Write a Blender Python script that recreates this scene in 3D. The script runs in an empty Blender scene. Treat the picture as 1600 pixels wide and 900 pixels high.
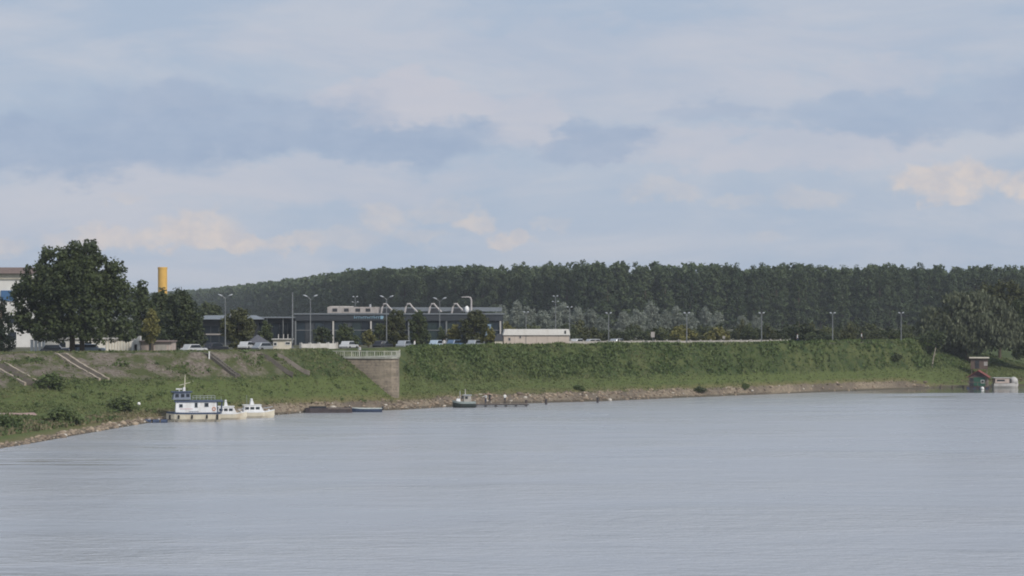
import bpy, bmesh, math, random
import numpy as np
from mathutils import Vector, Matrix
random.seed(7); rng = np.random.default_rng(7)
S = bpy.context.scene
COL = S.collection
F = 3500.0; HOR = 487.0; CAMZ = 15.0; CREST = 9.2; PLAT = 8.6      # focal length in photo pixels, horizon row, eye and plateau heights

# ------------------------------------------------------------------ camera
cam_d = bpy.data.cameras.new('camera'); cam = bpy.data.objects.new('camera', cam_d); COL.objects.link(cam)
cam.location = (0, 0, CAMZ); cam.rotation_euler = (math.radians(90), 0, 0)
cam_d.sensor_width = 36; cam_d.lens = 36*F/1600; cam_d.shift_y = (HOR-450)/1600
cam_d.clip_start = 1; cam_d.clip_end = 20000
S.camera = cam
# ------------------------------------------------------------------ world
def lin(c):
    return tuple(((v/255)/12.92 if v/255 <= .04045 else ((v/255+.055)/1.055)**2.4) for v in c)
class NT:
    def __init__(s, tree): s.t = tree; s.n = tree.nodes; s.l = tree.links
    def new(s, typ, **kw):
        n = s.n.new(typ)
        for k, v in kw.items(): setattr(n, k, v)
        return n
    def put(s, sock, v):
        if isinstance(v, bpy.types.NodeSocket): s.l.new(v, sock)
        elif v is not None: sock.default_value = v
    def m(s, op, a, b=None, c=None, clamp=False):
        n = s.new('ShaderNodeMath', operation=op, use_clamp=clamp)
        for i, v in enumerate((a, b, c)): s.put(n.inputs[i], v) if v is not None else None
        return n.outputs[0]
    def ss(s, v, lo, hi, a=0., b=1.):
        n = s.new('ShaderNodeMapRange', interpolation_type='SMOOTHSTEP')
        s.put(n.inputs[0], v); s.put(n.inputs[1], lo); s.put(n.inputs[2], hi); s.put(n.inputs[3], a); s.put(n.inputs[4], b)
        return n.outputs[0]
    def mix(s, f, a, b):
        n = s.new('ShaderNodeMix', data_type='RGBA')
        s.put(n.inputs[0], f)
        for i, v in ((6, a), (7, b)):
            s.put(n.inputs[i], (*v, 1) if isinstance(v, tuple) and len(v) == 3 else v)
        return n.outputs[2]
    def noise(s, vec, scale, detail=4, rough=.55, dist=0.):
        n = s.new('ShaderNodeTexNoise')
        if vec is not None: s.l.new(vec, n.inputs['Vector'])
        n.inputs['Scale'].default_value = scale; n.inputs['Detail'].default_value = detail
        n.inputs['Roughness'].default_value = rough; n.inputs['Distortion'].default_value = dist
        return n.outputs[0], n.outputs[1]
    def xyz(s, a, b, c):
        n = s.new('ShaderNodeCombineXYZ')
        for i, v in enumerate((a, b, c)): s.put(n.inputs[i], v)
        return n.outputs[0]
    def vscale(s, vec, sc, loc=(0, 0, 0)):
        n = s.new('ShaderNodeMapping'); s.l.new(vec, n.inputs[0]); n.inputs['Scale'].default_value = sc; n.inputs['Location'].default_value = loc
        return n.outputs[0]

SUN_EL, SUN_AZ = math.radians(38), math.radians(140)      # azimuth clockwise from +Y: behind the camera, to the right
wd = bpy.data.worlds.new('World'); S.world = wd; wd.use_nodes = True
w = NT(wd.node_tree); w.n.clear()
sky = w.new('ShaderNodeTexSky', sky_type='NISHITA'); sky.sun_disc = False
sky.sun_elevation = SUN_EL; sky.sun_rotation = SUN_AZ; sky.dust_density = 1.5; sky.altitude = 80
bg_sky = w.new('ShaderNodeBackground'); w.l.new(sky.outputs[0], bg_sky.inputs[0]); bg_sky.inputs[1].default_value = .09
tc = w.new('ShaderNodeTexCoord'); sep = w.new('ShaderNodeSeparateXYZ'); w.l.new(tc.outputs['Generated'], sep.inputs[0])
az = w.m('ARCTAN2', sep.outputs[0], sep.outputs[1]); el = w.m('ARCSINE', sep.outputs[2])
ang = w.xyz(az, w.m('MULTIPLY', el, 2.2), 0)
nd1 = w.noise(ang, 28, 6, .6); nd2 = w.noise(w.vscale(ang, (1, 1, 1), (3.1, 7.7, 1)), 28, 6, .6)
ang2 = w.xyz(az, w.m('MULTIPLY', el, 1.25), 0)
nf1 = w.noise(w.vscale(ang2, (1, 1, 1), (1.7, 2.7, 4)), 75, 6, .62); nf2 = w.noise(w.vscale(ang2, (1, 1, 1), (9.7, 2.1, 2)), 75, 6, .62)
def warp(amp_c, amp_f, kz):
    u = w.m('ADD', az, w.m('ADD', w.m('MULTIPLY', w.m('SUBTRACT', nd1[0], .5), amp_c), w.m('MULTIPLY', w.m('SUBTRACT', nf1[0], .5), amp_f)))
    v = w.m('ADD', el, w.m('ADD', w.m('MULTIPLY', w.m('SUBTRACT', nd2[0], .5), amp_c*kz), w.m('MULTIPLY', w.m('SUBTRACT', nf2[0], .5), amp_f*kz)))
    return u, v
def cloud_field(bank, uv):
    """soft union of cloud masses; each is (azimuth, elevation, half width, half height) in units of 1/3500 rad"""
    u, v = uv; out = None
    for (a, e, ra, re, k) in bank:
        du = w.m('DIVIDE', w.m('SUBTRACT', u, a/F), ra/F); dv = w.m('DIVIDE', w.m('SUBTRACT', v, e/F), re/F)
        d = w.m('SQRT', w.m('ADD', w.m('MULTIPLY', du, du), w.m('MULTIPLY', dv, dv)))
        f = w.m('MULTIPLY', w.ss(d, 1.22, .55), k)
        out = f if out is None else w.m('MAXIMUM', out, f)
    return out
def C(x, y, rx, ry, k=1.): return (x-800, HOR-y, rx, ry, k)
grey_bank = [C(60, 235, 330, 48), C(330, 190, 300, 55, .8), C(600, 222, 210, 42), C(925, 228, 105, 28, .9), C(1430, 185, 240, 42, .7), C(1100, 178, 70, 22, .5),
             C(300, 215, 230, 40), C(1800, 150, 300, 60), C(-500, 180, 380, 60), C(2700, 200, 500, 60), C(-1700, 230, 500, 70)]
pale_bank = [C(640, 160, 160, 42), C(820, 180, 120, 50, .8), C(400, 290, 420, 40, .6), C(1200, 235, 300, 30, .7), C(1000, 150, 300, 60, .4), C(60, 330, 300, 50, .45), C(900, 75, 700, 40, .3), C(1330, 130, 150, 30, .5)]
cream_bank = [C(310, 362, 70, 30), C(370, 378, 60, 18), C(250, 376, 60, 20, .9), C(170, 374, 60, 22, .8), C(110, 380, 50, 16, .6), C(465, 381, 60, 18, .8), C(600, 340, 50, 26, .6), C(742, 348, 34, 22, .8), C(796, 374, 40, 14, .9), C(690, 330, 60, 18, .35),
              C(10, 388, 50, 20, .6), C(1445, 286, 60, 28), C(1510, 284, 60, 26), C(1475, 306, 75, 16, .8), C(1590, 296, 40, 26, .95), C(1040, 299, 60, 18, .45), C(1265, 312, 70, 20, .4), C(1150, 315, 50, 12, .3), C(1195, 372, 32, 12, .3), C(200, 315, 40, 10, .35),
              C(655, 372, 50, 14, .4), C(540, 372, 60, 18, .4), C(1900, 320, 120, 30, .8), C(-250, 350, 140, 30, .8), C(860, 352, 30, 10, .3)]
grey = cloud_field(grey_bank, warp(.07, .012, .55)); pale = cloud_field(pale_bank, warp(.09, .02, .5)); cream = cloud_field(cream_bank, warp(.012, .020, .9))
gen = w.noise(w.vscale(ang, (1, 1.6, 1), (5, 2, 0)), 9, 7, .6, .4)
lowband = w.ss(el, .16, .02)
base = w.mix(w.ss(gen[0], .35, .7), lin((172, 187, 208)), lin((192, 198, 211)))
c1 = w.mix(w.m('MULTIPLY', pale, .6), base, lin((203, 200, 209)))
c2 = w.mix(w.m('MULTIPLY', grey, .88), c1, w.mix(w.ss(nd1[0], .3, .7), lin((155, 172, 199)), lin((168, 182, 205))))
c3 = w.mix(w.m('MULTIPLY', cream, w.ss(nf2[0], .2, .6, .45, .85)), c2, w.mix(w.ss(nf1[0], .35, .65), lin((200, 196, 201)), lin((219, 208, 203))))
bg_cl = w.new('ShaderNodeBackground'); w.l.new(c3, bg_cl.inputs[0]); bg_cl.inputs[1].default_value = 1.0
mixw = w.new('ShaderNodeMixShader'); mixw.inputs[0].default_value = .93
w.l.new(bg_sky.outputs[0], mixw.inputs[1]); w.l.new(bg_cl.outputs[0], mixw.inputs[2])
wo = w.new('ShaderNodeOutputWorld'); w.l.new(mixw.outputs[0], wo.inputs[0])
# ------------------------------------------------------------------ sun
sd = bpy.data.lights.new('sun', 'SUN'); sun = bpy.data.objects.new('sun', sd); COL.objects.link(sun)
sd.energy = 3.0; sd.angle = math.radians(14); sd.color = (1, .94, .86)
sdir = Vector((math.sin(SUN_AZ)*math.cos(SUN_EL), math.cos(SUN_AZ)*math.cos(SUN_EL), math.sin(SUN_EL)))
sun.rotation_euler = (-sdir).to_track_quat('-Z', 'Y').to_euler(); sun.location = (100, -100, 120)
# ------------------------------------------------------------------ render settings
S.view_settings.view_transform = 'Standard'; S.view_settings.look = 'None'; S.view_settings.exposure = 0; S.view_settings.gamma = 1
S.view_settings.use_curve_mapping = False
S.render.engine = 'CYCLES'; S.cycles.use_denoising = True; S.cycles.max_bounces = 5; S.cycles.volume_bounces = 0
S.cycles.diffuse_bounces = 2; S.cycles.transparent_max_bounces = 4; S.cycles.filter_width = 1.9

# ================================================================== helpers
def sstep(a, b, x):
    t = np.clip((x-a)/(b-a), 0, 1); return t*t*(3-2*t)
def GX(px, Y): return (px-800)/F*Y
def PZ(py, Y): return CAMZ-(py-HOR)/F*Y
def tag(o, label=None, cat=None, group=None, kind=None):
    for k, v in (('label', label), ('category', cat), ('group', group), ('kind', kind)):
        if v: o[k] = v
    return o
def link(o, parent=None):
    COL.objects.link(o)
    if parent: o.parent = parent
    return o
def empty(name, loc, rz=0, label=None, cat=None, group=None):
    o = bpy.data.objects.new(name, None); link(o); o.location = loc; o.rotation_euler = (0, 0, rz); o.empty_display_size = .3
    return tag(o, label, cat, group)
def fast_mesh(name, v, faces, n, tint=None, smooth=False):
    """faces: (k, n) index array with n corners each"""
    me = bpy.data.meshes.new(name); v = np.asarray(v, np.float32); faces = np.asarray(faces, np.int32)
    me.vertices.add(len(v)); me.vertices.foreach_set('co', v.ravel())
    me.loops.add(faces.size); me.loops.foreach_set('vertex_index', faces.ravel())
    me.polygons.add(len(faces)); me.polygons.foreach_set('loop_start', np.arange(0, faces.size, n, dtype=np.int32))
    me.polygons.foreach_set('loop_total', np.full(len(faces), n, np.int32))
    if smooth: me.polygons.foreach_set('use_smooth', np.ones(len(faces), bool))
    if tint is not None:
        a = me.attributes.new('tint', 'FLOAT', 'POINT'); a.data.foreach_set('value', np.asarray(tint, np.float32))
    me.update(); me.validate()
    return me
class MB:
    def __init__(s): s.v = []; s.f = []
    def add(s, vs, fs):
        b = len(s.v); s.v += [tuple(x) for x in vs]; s.f += [tuple(b+i for i in q) for q in fs]; return s
    def box(s, c, d, rz=0, taper=1.):
        x, y, z = (q/2 for q in d); co, si = math.cos(rz), math.sin(rz); vs = []
        for dz in (-z, z):
            k = taper if dz > 0 else 1.
            for dx, dy in ((-x, -y), (x, -y), (x, y), (-x, y)):
                vs.append((c[0]+co*dx*k-si*dy*k, c[1]+si*dx*k+co*dy*k, c[2]+dz))
        return s.add(vs, [(3, 2, 1, 0), (4, 5, 6, 7), (0, 1, 5, 4), (1, 2, 6, 5), (2, 3, 7, 6), (3, 0, 4, 7)])
    def prism(s, poly, z0, z1, top=None):
        n = len(poly); top = top or poly
        vs = [(x, y, z0) for x, y in poly]+[(x, y, z1) for x, y in top]
        return s.add(vs, [tuple(range(n))[::-1], tuple(range(n, 2*n))]+[(i, (i+1) % n, n+(i+1) % n, n+i) for i in range(n)])
    def extr(s, prof, y0, y1):                      # profile in x,z swept along y
        n = len(prof); vs = [(x, y0, z) for x, z in prof]+[(x, y1, z) for x, z in prof]
        return s.add(vs, [tuple(range(n)), tuple(range(n, 2*n))[::-1]]+[((i+1) % n, i, n+i, n+(i+1) % n) for i in range(n)])
    def loft(s, rings, caps=True):
        n = len(rings[0]); vs = [p for r in rings for p in r]; fs = []
        for k in range(len(rings)-1):
            for i in range(n): fs.append((k*n+i, k*n+(i+1) % n, (k+1)*n+(i+1) % n, (k+1)*n+i))
        if caps: fs += [tuple(range(n))[::-1], tuple((len(rings)-1)*n+i for i in range(n))]
        return s.add(vs, fs)
    def tube(s, pts, rad, n=6):
        pts = [Vector(p) for p in pts]; rad = rad if isinstance(rad, (list, tuple)) else [rad]*len(pts); rings = []
        for i, p in enumerate(pts):
            d = (pts[min(i+1, len(pts)-1)]-pts[max(i-1, 0)]).normalized()
            a = d.cross(Vector((0, 0, 1)) if abs(d.z) < .9 else Vector((1, 0, 0))).normalized(); b = d.cross(a)
            rings.append([tuple(p+(a*math.cos(q)+b*math.sin(q))*rad[i]) for q in (2*math.pi*j/n for j in range(n))])
        return s.loft(rings)
    def ball(s, c, r, n=8, m=5):
        r = r if isinstance(r, (list, tuple)) else (r, r, r); rings = []
        for j in range(m+1):
            t = -math.pi/2+math.pi*(j+.02)/(m+.04); rings.append([(c[0]+r[0]*math.cos(t)*math.cos(q), c[1]+r[1]*math.cos(t)*math.sin(q), c[2]+r[2]*math.sin(t)) for q in (2*math.pi*i/n for i in range(n))])
        return s.loft(rings)
    def mesh(s, name, mat, bevel=0, smooth=False):
        me = bpy.data.meshes.new(name); me.from_pydata(s.v, [], s.f); me.materials.append(mat)
        bm = bmesh.new(); bm.from_mesh(me); bmesh.ops.recalc_face_normals(bm, faces=bm.faces)
        if bevel: bmesh.ops.bevel(bm, geom=list(bm.edges), offset=bevel, segments=1, affect='EDGES', clamp_overlap=True)
        if smooth:
            for f in bm.faces: f.smooth = True
        bm.to_mesh(me); bm.free(); return me
    def build(s, name, mat, parent=None, bevel=0, smooth=False, loc=None):
        o = link(bpy.data.objects.new(name, s.mesh(name, mat, bevel, smooth)), parent)
        if loc: o.location = loc
        return o
def share(name, me, parent, loc=(0, 0, 0), rz=0, sc=(1, 1, 1)):
    o = link(bpy.data.objects.new(name, me), parent); o.location = loc; o.rotation_euler = (0, 0, rz); o.scale = sc; return o

# ------------------------------------------------------------------ materials
MATS = {}
def mat(name, col, rough=.6, metal=0., vary=.18, scale=3., spec=.4, stain=None, stain_amt=.5, bump=0., emit=None):
    if name in MATS: return MATS[name]
    m = bpy.data.materials.new(name); m.use_nodes = True; t = NT(m.node_tree); bs = t.n['Principled BSDF']
    geo = t.new('ShaderNodeNewGeometry'); pos = geo.outputs['Position']
    n = t.noise(pos, scale, 5, .6)
    k = t.ss(n[0], .25, .75, 1-vary, 1+vary)
    vm = t.new('ShaderNodeVectorMath', operation='SCALE'); vm.inputs[0].default_value = col; t.l.new(k, vm.inputs['Scale']); c = vm.outputs[0]
    if stain:
        n2 = t.noise(t.vscale(pos, (1, 1, .25)), scale*.6, 6, .65)
        c = t.mix(t.m('MULTIPLY', t.ss(n2[0], .48, .68), stain_amt), c, stain)
    t.l.new(c, bs.inputs['Base Color'])
    bs.inputs['Roughness'].default_value = rough; bs.inputs['Metallic'].default_value = metal; bs.inputs['Specular IOR Level'].default_value = spec
    if bump:
        b = t.new('ShaderNodeBump'); b.inputs['Strength'].default_value = bump; b.inputs['Distance'].default_value = .1; t.l.new(n[0], b.inputs['Height']); t.l.new(b.outputs[0], bs.inputs['Normal'])
    MATS[name] = m; return m
def leaf_mat(name, dark, light, rough=.55, trans=.25, patch=.06):
    m = bpy.data.materials.new(name); m.use_nodes = True; t = NT(m.node_tree); bs = t.n['Principled BSDF']; out = t.n['Material Output']
    at = t.new('ShaderNodeAttribute', attribute_name='tint'); geo = t.new('ShaderNodeNewGeometry'); oi = t.new('ShaderNodeObjectInfo')
    n = t.noise(geo.outputs['Position'], patch, 3, .5)
    f = t.m('ADD', t.m('MULTIPLY', at.outputs['Fac'], .6), t.m('ADD', t.m('MULTIPLY', t.m('SUBTRACT', n[0], .5), .9), t.m('MULTIPLY', oi.outputs['Random'], .45)), clamp=True)
    c = t.mix(f, dark, light); t.l.new(c, bs.inputs['Base Color']); bs.inputs['Roughness'].default_value = rough; bs.inputs['Specular IOR Level'].default_value = .25
    tr = t.new('ShaderNodeBsdfTranslucent'); t.l.new(c, tr.inputs[0]); mx = t.new('ShaderNodeMixShader'); mx.inputs[0].default_value = trans
    t.l.new(bs.outputs[0], mx.inputs[1]); t.l.new(tr.outputs[0], mx.inputs[2]); t.l.new(mx.outputs[0], out.inputs[0])
    return m
BARK = mat('bark', (.09, .07, .05), .9, vary=.3, scale=4)
BARK_PALE = mat('pale_bark', (.26, .23, .19), .9, vary=.3, scale=4)
CONC = mat('concrete', (.36, .34, .31), .85, stain=(.16, .15, .12), scale=.8)
BALU = mat('weathered_balustrade', (.36, .36, .31), .85, stain=(.18, .18, .14), scale=1.0)
CONC_PALE = mat('pale_concrete', (.50, .48, .45), .85, stain=(.25, .23, .20), scale=.8)
WHITEP = mat('white_paint', (.72, .72, .70), .45, vary=.06, stain=(.45, .42, .36), stain_amt=.35, scale=1.2)
CREAMP = mat('cream_paint', (.62, .57, .47), .6, vary=.08, stain=(.40, .34, .26), stain_amt=.5, scale=1.0)
RENDERW = mat('white_render', (.66, .65, .62), .85, vary=.08, stain=(.42, .40, .36), stain_amt=.4, scale=.5)
PINKR = mat('pink_render', (.46, .38, .34), .85, vary=.1, stain=(.3, .25, .22), scale=.6)
STEEL = mat('galvanised_steel', (.21, .22, .225), .5, .4, vary=.12)
LAMPW = mat('lamp_shell', (.37, .39, .41), .4, vary=.05)
DARK = mat('dark_metal', (.035, .037, .042), .5, vary=.2)
RUBBER = mat('rubber', (.02, .02, .02), .85)
GLASS = mat('window_glass', (.018, .024, .032), .12, vary=.3, spec=.5, scale=.5)
GLASSB = mat('blue_facade_glass', (.022, .032, .042), .18, vary=.3, spec=.5, scale=.25)
NAVY = mat('navy_paint', (.04, .06, .11), .45, vary=.15, stain=(.02, .03, .05), scale=2)
BLUE = mat('blue_paint', (.06, .14, .28), .5, vary=.15)
FASCIA = mat('blue_grey_cladding', (.036, .042, .050), .5, vary=.15, scale=.4)
ROOFG = mat('grey_roof_sheet', (.17, .19, .21), .6, vary=.12)
TANC = mat('tan_cladding', (.36, .33, .31), .75, vary=.12, stain=(.2, .17, .15))
YELLOW = mat('yellow_paint', (.66, .40, .09), .7, vary=.10, stain=(.46, .27, .07), stain_amt=.4, scale=.4)
BROWNR = mat('brown_roof', (.22, .17, .16), .8, vary=.15)
REDR = mat('red_roof', (.20, .055, .045), .7, vary=.2, stain=(.16, .05, .04))
GREENP = mat('green_paint', (.03, .10, .065), .6, vary=.2)
RUSTY = mat('rusty_steel', (.055, .045, .048), .75, vary=.3, stain=(.12, .06, .045), scale=1.2)
WOODG = mat('weathered_wood', (.16, .13, .11), .85, vary=.25)
SKIN = mat('skin', (.42, .26, .19), .6); HAIR = mat('dark_hair', (.03, .022, .018), .7)
CL_WHITE = mat('white_cloth', (.68, .68, .66), .85); CL_DARK = mat('dark_cloth', (.025, .026, .032), .9); CL_DENIM = mat('denim_cloth', (.06, .08, .13), .9)

# ================================================================== terrain
def poly_px(lst, h): return [(GX(px, (CAMZ-h)*F/(py-HOR)), (CAMZ-h)*F/(py-HOR)) for px, py in lst]
WAT = np.array([(-74, -400), (-68, 0), (-60, 180)] + poly_px([(0, 701), (60, 691), (120, 680), (200, 666), (230, 661), (300, 656), (345, 653), (425, 649), (480, 644.5), (560, 642.3), (622, 640.6), (680, 637), (720, 635), (800, 631), (940, 627), (1100, 620), (1200, 616), (1300, 612), (1440, 606), (1600, 602)], 0)
               + [(150, 497), (260, 580), (600, 760), (2600, 1500)])
CRE = np.array([(-2600, 360), (-300, 336), (-110, 324)] + poly_px([(0, 551), (100, 550), (250, 549), (350, 548), (450, 546.5), (520, 545.3), (640, 541.6), (720, 540.6), (800, 540), (1000, 538.2), (1200, 536.2), (1300, 534.8), (1400, 533), (1432, 532)], CREST)
               + [(86, 474), (96, 512), (150, 600), (300, 720), (600, 880), (2600, 1600)])
LAND = np.vstack([WAT, [(2600, 9000), (-9000, 9000), (-9000, -400)]])
BACK = np.vstack([CRE, [(2600, 9000), (-9000, 9000), (-9000, 360)]])
def pdist(P, L):
    best = np.full(len(P), 1e9)
    for a, b in zip(L[:-1], L[1:]):
        d = b-a; t = np.clip(((P-a)@d)/(d@d), 0, 1); q = a+t[:, None]*d
        best = np.minimum(best, np.hypot(*(P-q).T))
    return best
def inside(P, poly):
    r = np.zeros(len(P), bool); n = len(poly)
    for i in range(n):
        a, b = poly[i], poly[(i+1) % n]
        if a[1] == b[1]: continue
        c = ((a[1] > P[:, 1]) != (b[1] > P[:, 1])) & (P[:, 0] < (b[0]-a[0])*(P[:, 1]-a[1])/(b[1]-a[1])+a[0])
        r ^= c
    return r
_ph = rng.uniform(0, 6.28, (24, 2)); _dr = rng.uniform(0, 6.28, 24)
def bumps(x, y, wl, k0=0, n=8):
    s = 0
    for i in range(n):
        f = 6.28/(wl*(.6+.12*i)); s = s+np.sin((x*np.cos(_dr[k0+i])+y*np.sin(_dr[k0+i]))*f+_ph[k0+i, 0])
    return s/n
def terrain(P):
    P = np.asarray(P, float).reshape(-1, 2); x, y = P.T
    dw = pdist(P, WAT); dc = pdist(P, CRE); land = inside(P, LAND); back = inside(P, BACK)
    t = dw/(dw+dc+1e-6)
    zb = np.interp(t, [0, .03, .10, .38, .60, .80, .97, 1], [0, .35, .95, 1.9, 3.2, 5.2, 9.1, CREST])       # low berm on the left
    zm = np.interp(t, [0, .04, .22, .5, .97, 1], [0, .4, 2.0, 5.0, 9.1, CREST])
    zr = np.interp(t, [0, .06, .2, .40, .52, .75, .96, 1], [0, .6, 1.5, 3.0, 3.7, 6.3, 9.1, CREST])
    wb = sstep(312, 288, y)*sstep(-47, -52, x); wr = sstep(-24, -10, x)
    z = (zm*(1-wr)+zr*wr)*(1-wb)+zb*wb
    bell = np.clip(t*(1-t)*4, 0, 1)*np.clip(dw/3, 0, 1)
    z = z+bell*(.30*bumps(x, y, 9)+.16*bumps(x, y, 3.2, 8))
    z = np.where(back, CREST-(CREST-PLAT)*sstep(1.5, 6, dc), z); z = np.where(land, z, -np.minimum(dw*.3, 3.5))
    return z, np.where(back, 1.2, np.where(land, t, -.1)), np.maximum(dw, t*17)
def hz(x, y): return float(terrain([(x, y)])[0][0])
_Yr = np.arange(190, 520, .25)
def hit(px, py):
    """where the line of sight through a photo pixel meets the bank"""
    X = (px-800)/F*_Yr; Z = CAMZ-(py-HOR)/F*_Yr; z = np.maximum(terrain(np.c_[X, _Yr])[0], 0)
    i = int(np.argmax(Z <= z)) if (Z <= z).any() else len(_Yr)-1
    return X[i], _Yr[i], z[i]

def axis(parts): return np.unique(np.concatenate([np.arange(a, b, s) for a, b, s in parts]+[[parts[-1][1]]]).round(3))
gx = axis([(-2600, -300, 230), (-300, -130, 17), (-130, -95, 5), (-95, 125, .9), (125, 160, 5), (160, 400, 24), (400, 2600, 220)])
gy = axis([(-400, 180, 58), (180, 235, 5), (235, 495, .9), (495, 560, 6.5), (560, 900, 34), (900, 3600, 270)])
XX, YY = np.meshgrid(gx, gy); PP = np.c_[XX.ravel(), YY.ravel()]; tz, tt, tdw = terrain(PP)
nx, ny = len(gx), len(gy); idx = np.arange(nx*ny).reshape(ny, nx)
quads = np.c_[idx[:-1, :-1].ravel(), idx[:-1, 1:].ravel(), idx[1:, 1:].ravel(), idx[1:, :-1].ravel()]
gme = fast_mesh('ground', np.c_[PP, tz], quads, 4, smooth=True)
a = gme.attributes.new('bank', 'FLOAT', 'POINT'); a.data.foreach_set('value', tt.astype(np.float32))
a = gme.attributes.new('shore', 'FLOAT', 'POINT'); a.data.foreach_set('value', np.minimum(tdw, 50).astype(np.float32))
gm = bpy.data.materials.new('bank_ground'); gm.use_nodes = True; t = NT(gm.node_tree); bs = t.n['Principled BSDF']
at = t.new('ShaderNodeAttribute', attribute_name='bank'); geo = t.new('ShaderNodeNewGeometry'); pos = geo.outputs['Position']; sp = t.new('ShaderNodeSeparateXYZ'); t.l.new(pos, sp.inputs[0])
n1 = t.noise(pos, .11, 5, .6)[0]; n2 = t.noise(pos, .5, 5, .65)[0]; n3 = t.noise(pos, 2.2, 4, .6)[0]
bk = t.m('ADD', at.outputs['Fac'], t.m('MULTIPLY', t.m('SUBTRACT', n2, .5), .16))
grass = t.mix(t.ss(n1, .35, .65), (.058, .078, .028), (.098, .112, .044)); grass = t.mix(t.ss(n2, .35, .7), grass, (.034, .056, .022)); grass = t.mix(t.m('MULTIPLY', t.ss(n3, .5, .75), .5), grass, (.12, .105, .06)); grass = t.mix(t.m('MULTIPLY', t.ss(bk, .56, .46), .7), grass, t.mix(n2, (.080, .112, .036), (.125, .145, .054)))
stone = t.mix(t.ss(n3, .3, .7), (.155, .125, .095), (.27, .225, .165)); stone = t.mix(t.ss(n1, .4, .65), stone, (.12, .10, .08))
paved = t.mix(t.ss(n3, .35, .65), (.115, .095, .078), (.20, .172, .145)); paved = t.mix(t.ss(t.noise(pos, .33, 5, .6)[0], .41, .59), paved, (.070, .080, .034))
leftw = t.m('MULTIPLY', t.ss(sp.outputs[0], -30, -40), t.m('MULTIPLY', t.ss(bk, .52, .62), t.ss(bk, 1.0, .955)))
sh_ = t.new('ShaderNodeAttribute', attribute_name='shore'); shr_ = t.m('ADD', sh_.outputs['Fac'], t.m('MULTIPLY', t.m('SUBTRACT', n2, .5), 2.4))
bandw = t.m('SUBTRACT', t.m('ADD', t.ss(sp.outputs[0], -44, -36, 1.4, 2.5), t.ss(sp.outputs[0], -16, -8, 0., .8)), t.ss(sp.outputs[0], 74, 88, 0., 4.2))
c = t.mix(leftw, grass, paved); c = t.mix(t.m('MULTIPLY', t.ss(shr_, t.m('ADD', bandw, 2.4), t.m('ADD', bandw, .4)), .55), c, (.17, .135, .075)); c = t.mix(t.ss(shr_, t.m('ADD', bandw, .5), t.m('SUBTRACT', bandw, .3)), c, stone); c = t.mix(t.m('MULTIPLY', t.ss(sh_.outputs['Fac'], .9, .3), .7), c, (.055, .048, .038))
plat = t.mix(t.ss(n1, .4, .6), (.075, .082, .040), (.13, .125, .10)); c = t.mix(t.ss(at.outputs['Fac'], 1.12, 1.19), c, plat); c = t.mix(t.ss(at.outputs['Fac'], .02, -.06), c, (.09, .08, .06))
t.l.new(c, bs.inputs['Base Color']); bs.inputs['Roughness'].default_value = .95; bs.inputs['Specular IOR Level'].default_value = .1
bp = t.new('ShaderNodeBump'); bp.inputs['Strength'].default_value = .8; bp.inputs['Distance'].default_value = .25; t.l.new(n3, bp.inputs['Height']); t.l.new(bp.outputs[0], bs.inputs['Normal'])
gme.materials.append(gm); ground = link(bpy.data.objects.new('ground', gme)); ground['kind'] = 'structure'; ground['label'] = 'grassy river embankment rising to a level plateau'

# ------------------------------------------------------------------ river
rx = np.array([-2590, -300, -100, 0, 100, 300, 2590.]); ry = np.array([-395, 0, 100, 200, 300, 400, 500, 900, 3590.])
XX, YY = np.meshgrid(rx, ry); idx = np.arange(XX.size).reshape(XX.shape)
rq = np.c_[idx[:-1, :-1].ravel(), idx[:-1, 1:].ravel(), idx[1:, 1:].ravel(), idx[1:, :-1].ravel()]
rme = fast_mesh('river', np.c_[XX.ravel(), YY.ravel(), np.zeros(XX.size)], rq, 4)
wm = bpy.data.materials.new('river_water'); wm.use_nodes = True; t = NT(wm.node_tree); bs = t.n['Principled BSDF']
geo = t.new('ShaderNodeNewGeometry'); pos = geo.outputs['Position']; sp = t.new('ShaderNodeSeparateXYZ'); t.l.new(pos, sp.inputs[0]); wx, wy = sp.outputs[0], sp.outputs[1]
r1 = t.noise(t.vscale(pos, (.55, 1, 1)), 1.1, 3, .6)[0]; r2 = t.noise(t.vscale(pos, (.6, 1, 1), (4, 9, 0)), 4.2, 2, .6)[0]; r3 = t.noise(t.vscale(pos, (.5, 1, 1)), .22, 2, .5)[0]
patch = t.noise(t.vscale(pos, (.022, .05, 1)), 1.0, 4, .55, .5)[0]; streak = t.noise(t.vscale(pos, (.035, .16, 1), (3, 5, 0)), 1.0, 3, .5)[0]
lee_reflect = t.m('MULTIPLY', t.ss(t.m('ADD', wy, t.m('MULTIPLY', t.m('SUBTRACT', streak, .5), 3.)), 413, 415), t.ss(wx, 50, 78))
strk = t.m('MULTIPLY', t.m('MULTIPLY', t.ss(streak, .53, .60), t.ss(wy, 372, 400)), t.ss(wx, 40, 75))
stl = t.m('MULTIPLY', t.m('MULTIPLY', t.ss(streak, .56, .62), t.ss(wx, -30, -44)), t.m('MULTIPLY', t.ss(wy, 200, 222), t.ss(wy, 262, 245)))
calm = t.m('MAXIMUM', lee_reflect, t.m('MULTIPLY', t.m('MAXIMUM', strk, stl), .85))
amp = t.m('MULTIPLY', t.ss(patch, .3, .7, .5, 1.9), t.m('SUBTRACT', 1., t.m('MULTIPLY', calm, .93)))
hgt = t.m('MULTIPLY', t.m('ADD', t.m('ADD', t.m('MULTIPLY', r1, .75), t.m('MULTIPLY', r2, .16)), t.m('MULTIPLY', r3, .9)), amp)
bp = t.new('ShaderNodeBump'); bp.inputs['Strength'].default_value = 1.; bp.inputs['Distance'].default_value = .26; t.l.new(hgt, bp.inputs['Height']); t.l.new(bp.outputs[0], bs.inputs['Normal'])
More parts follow.
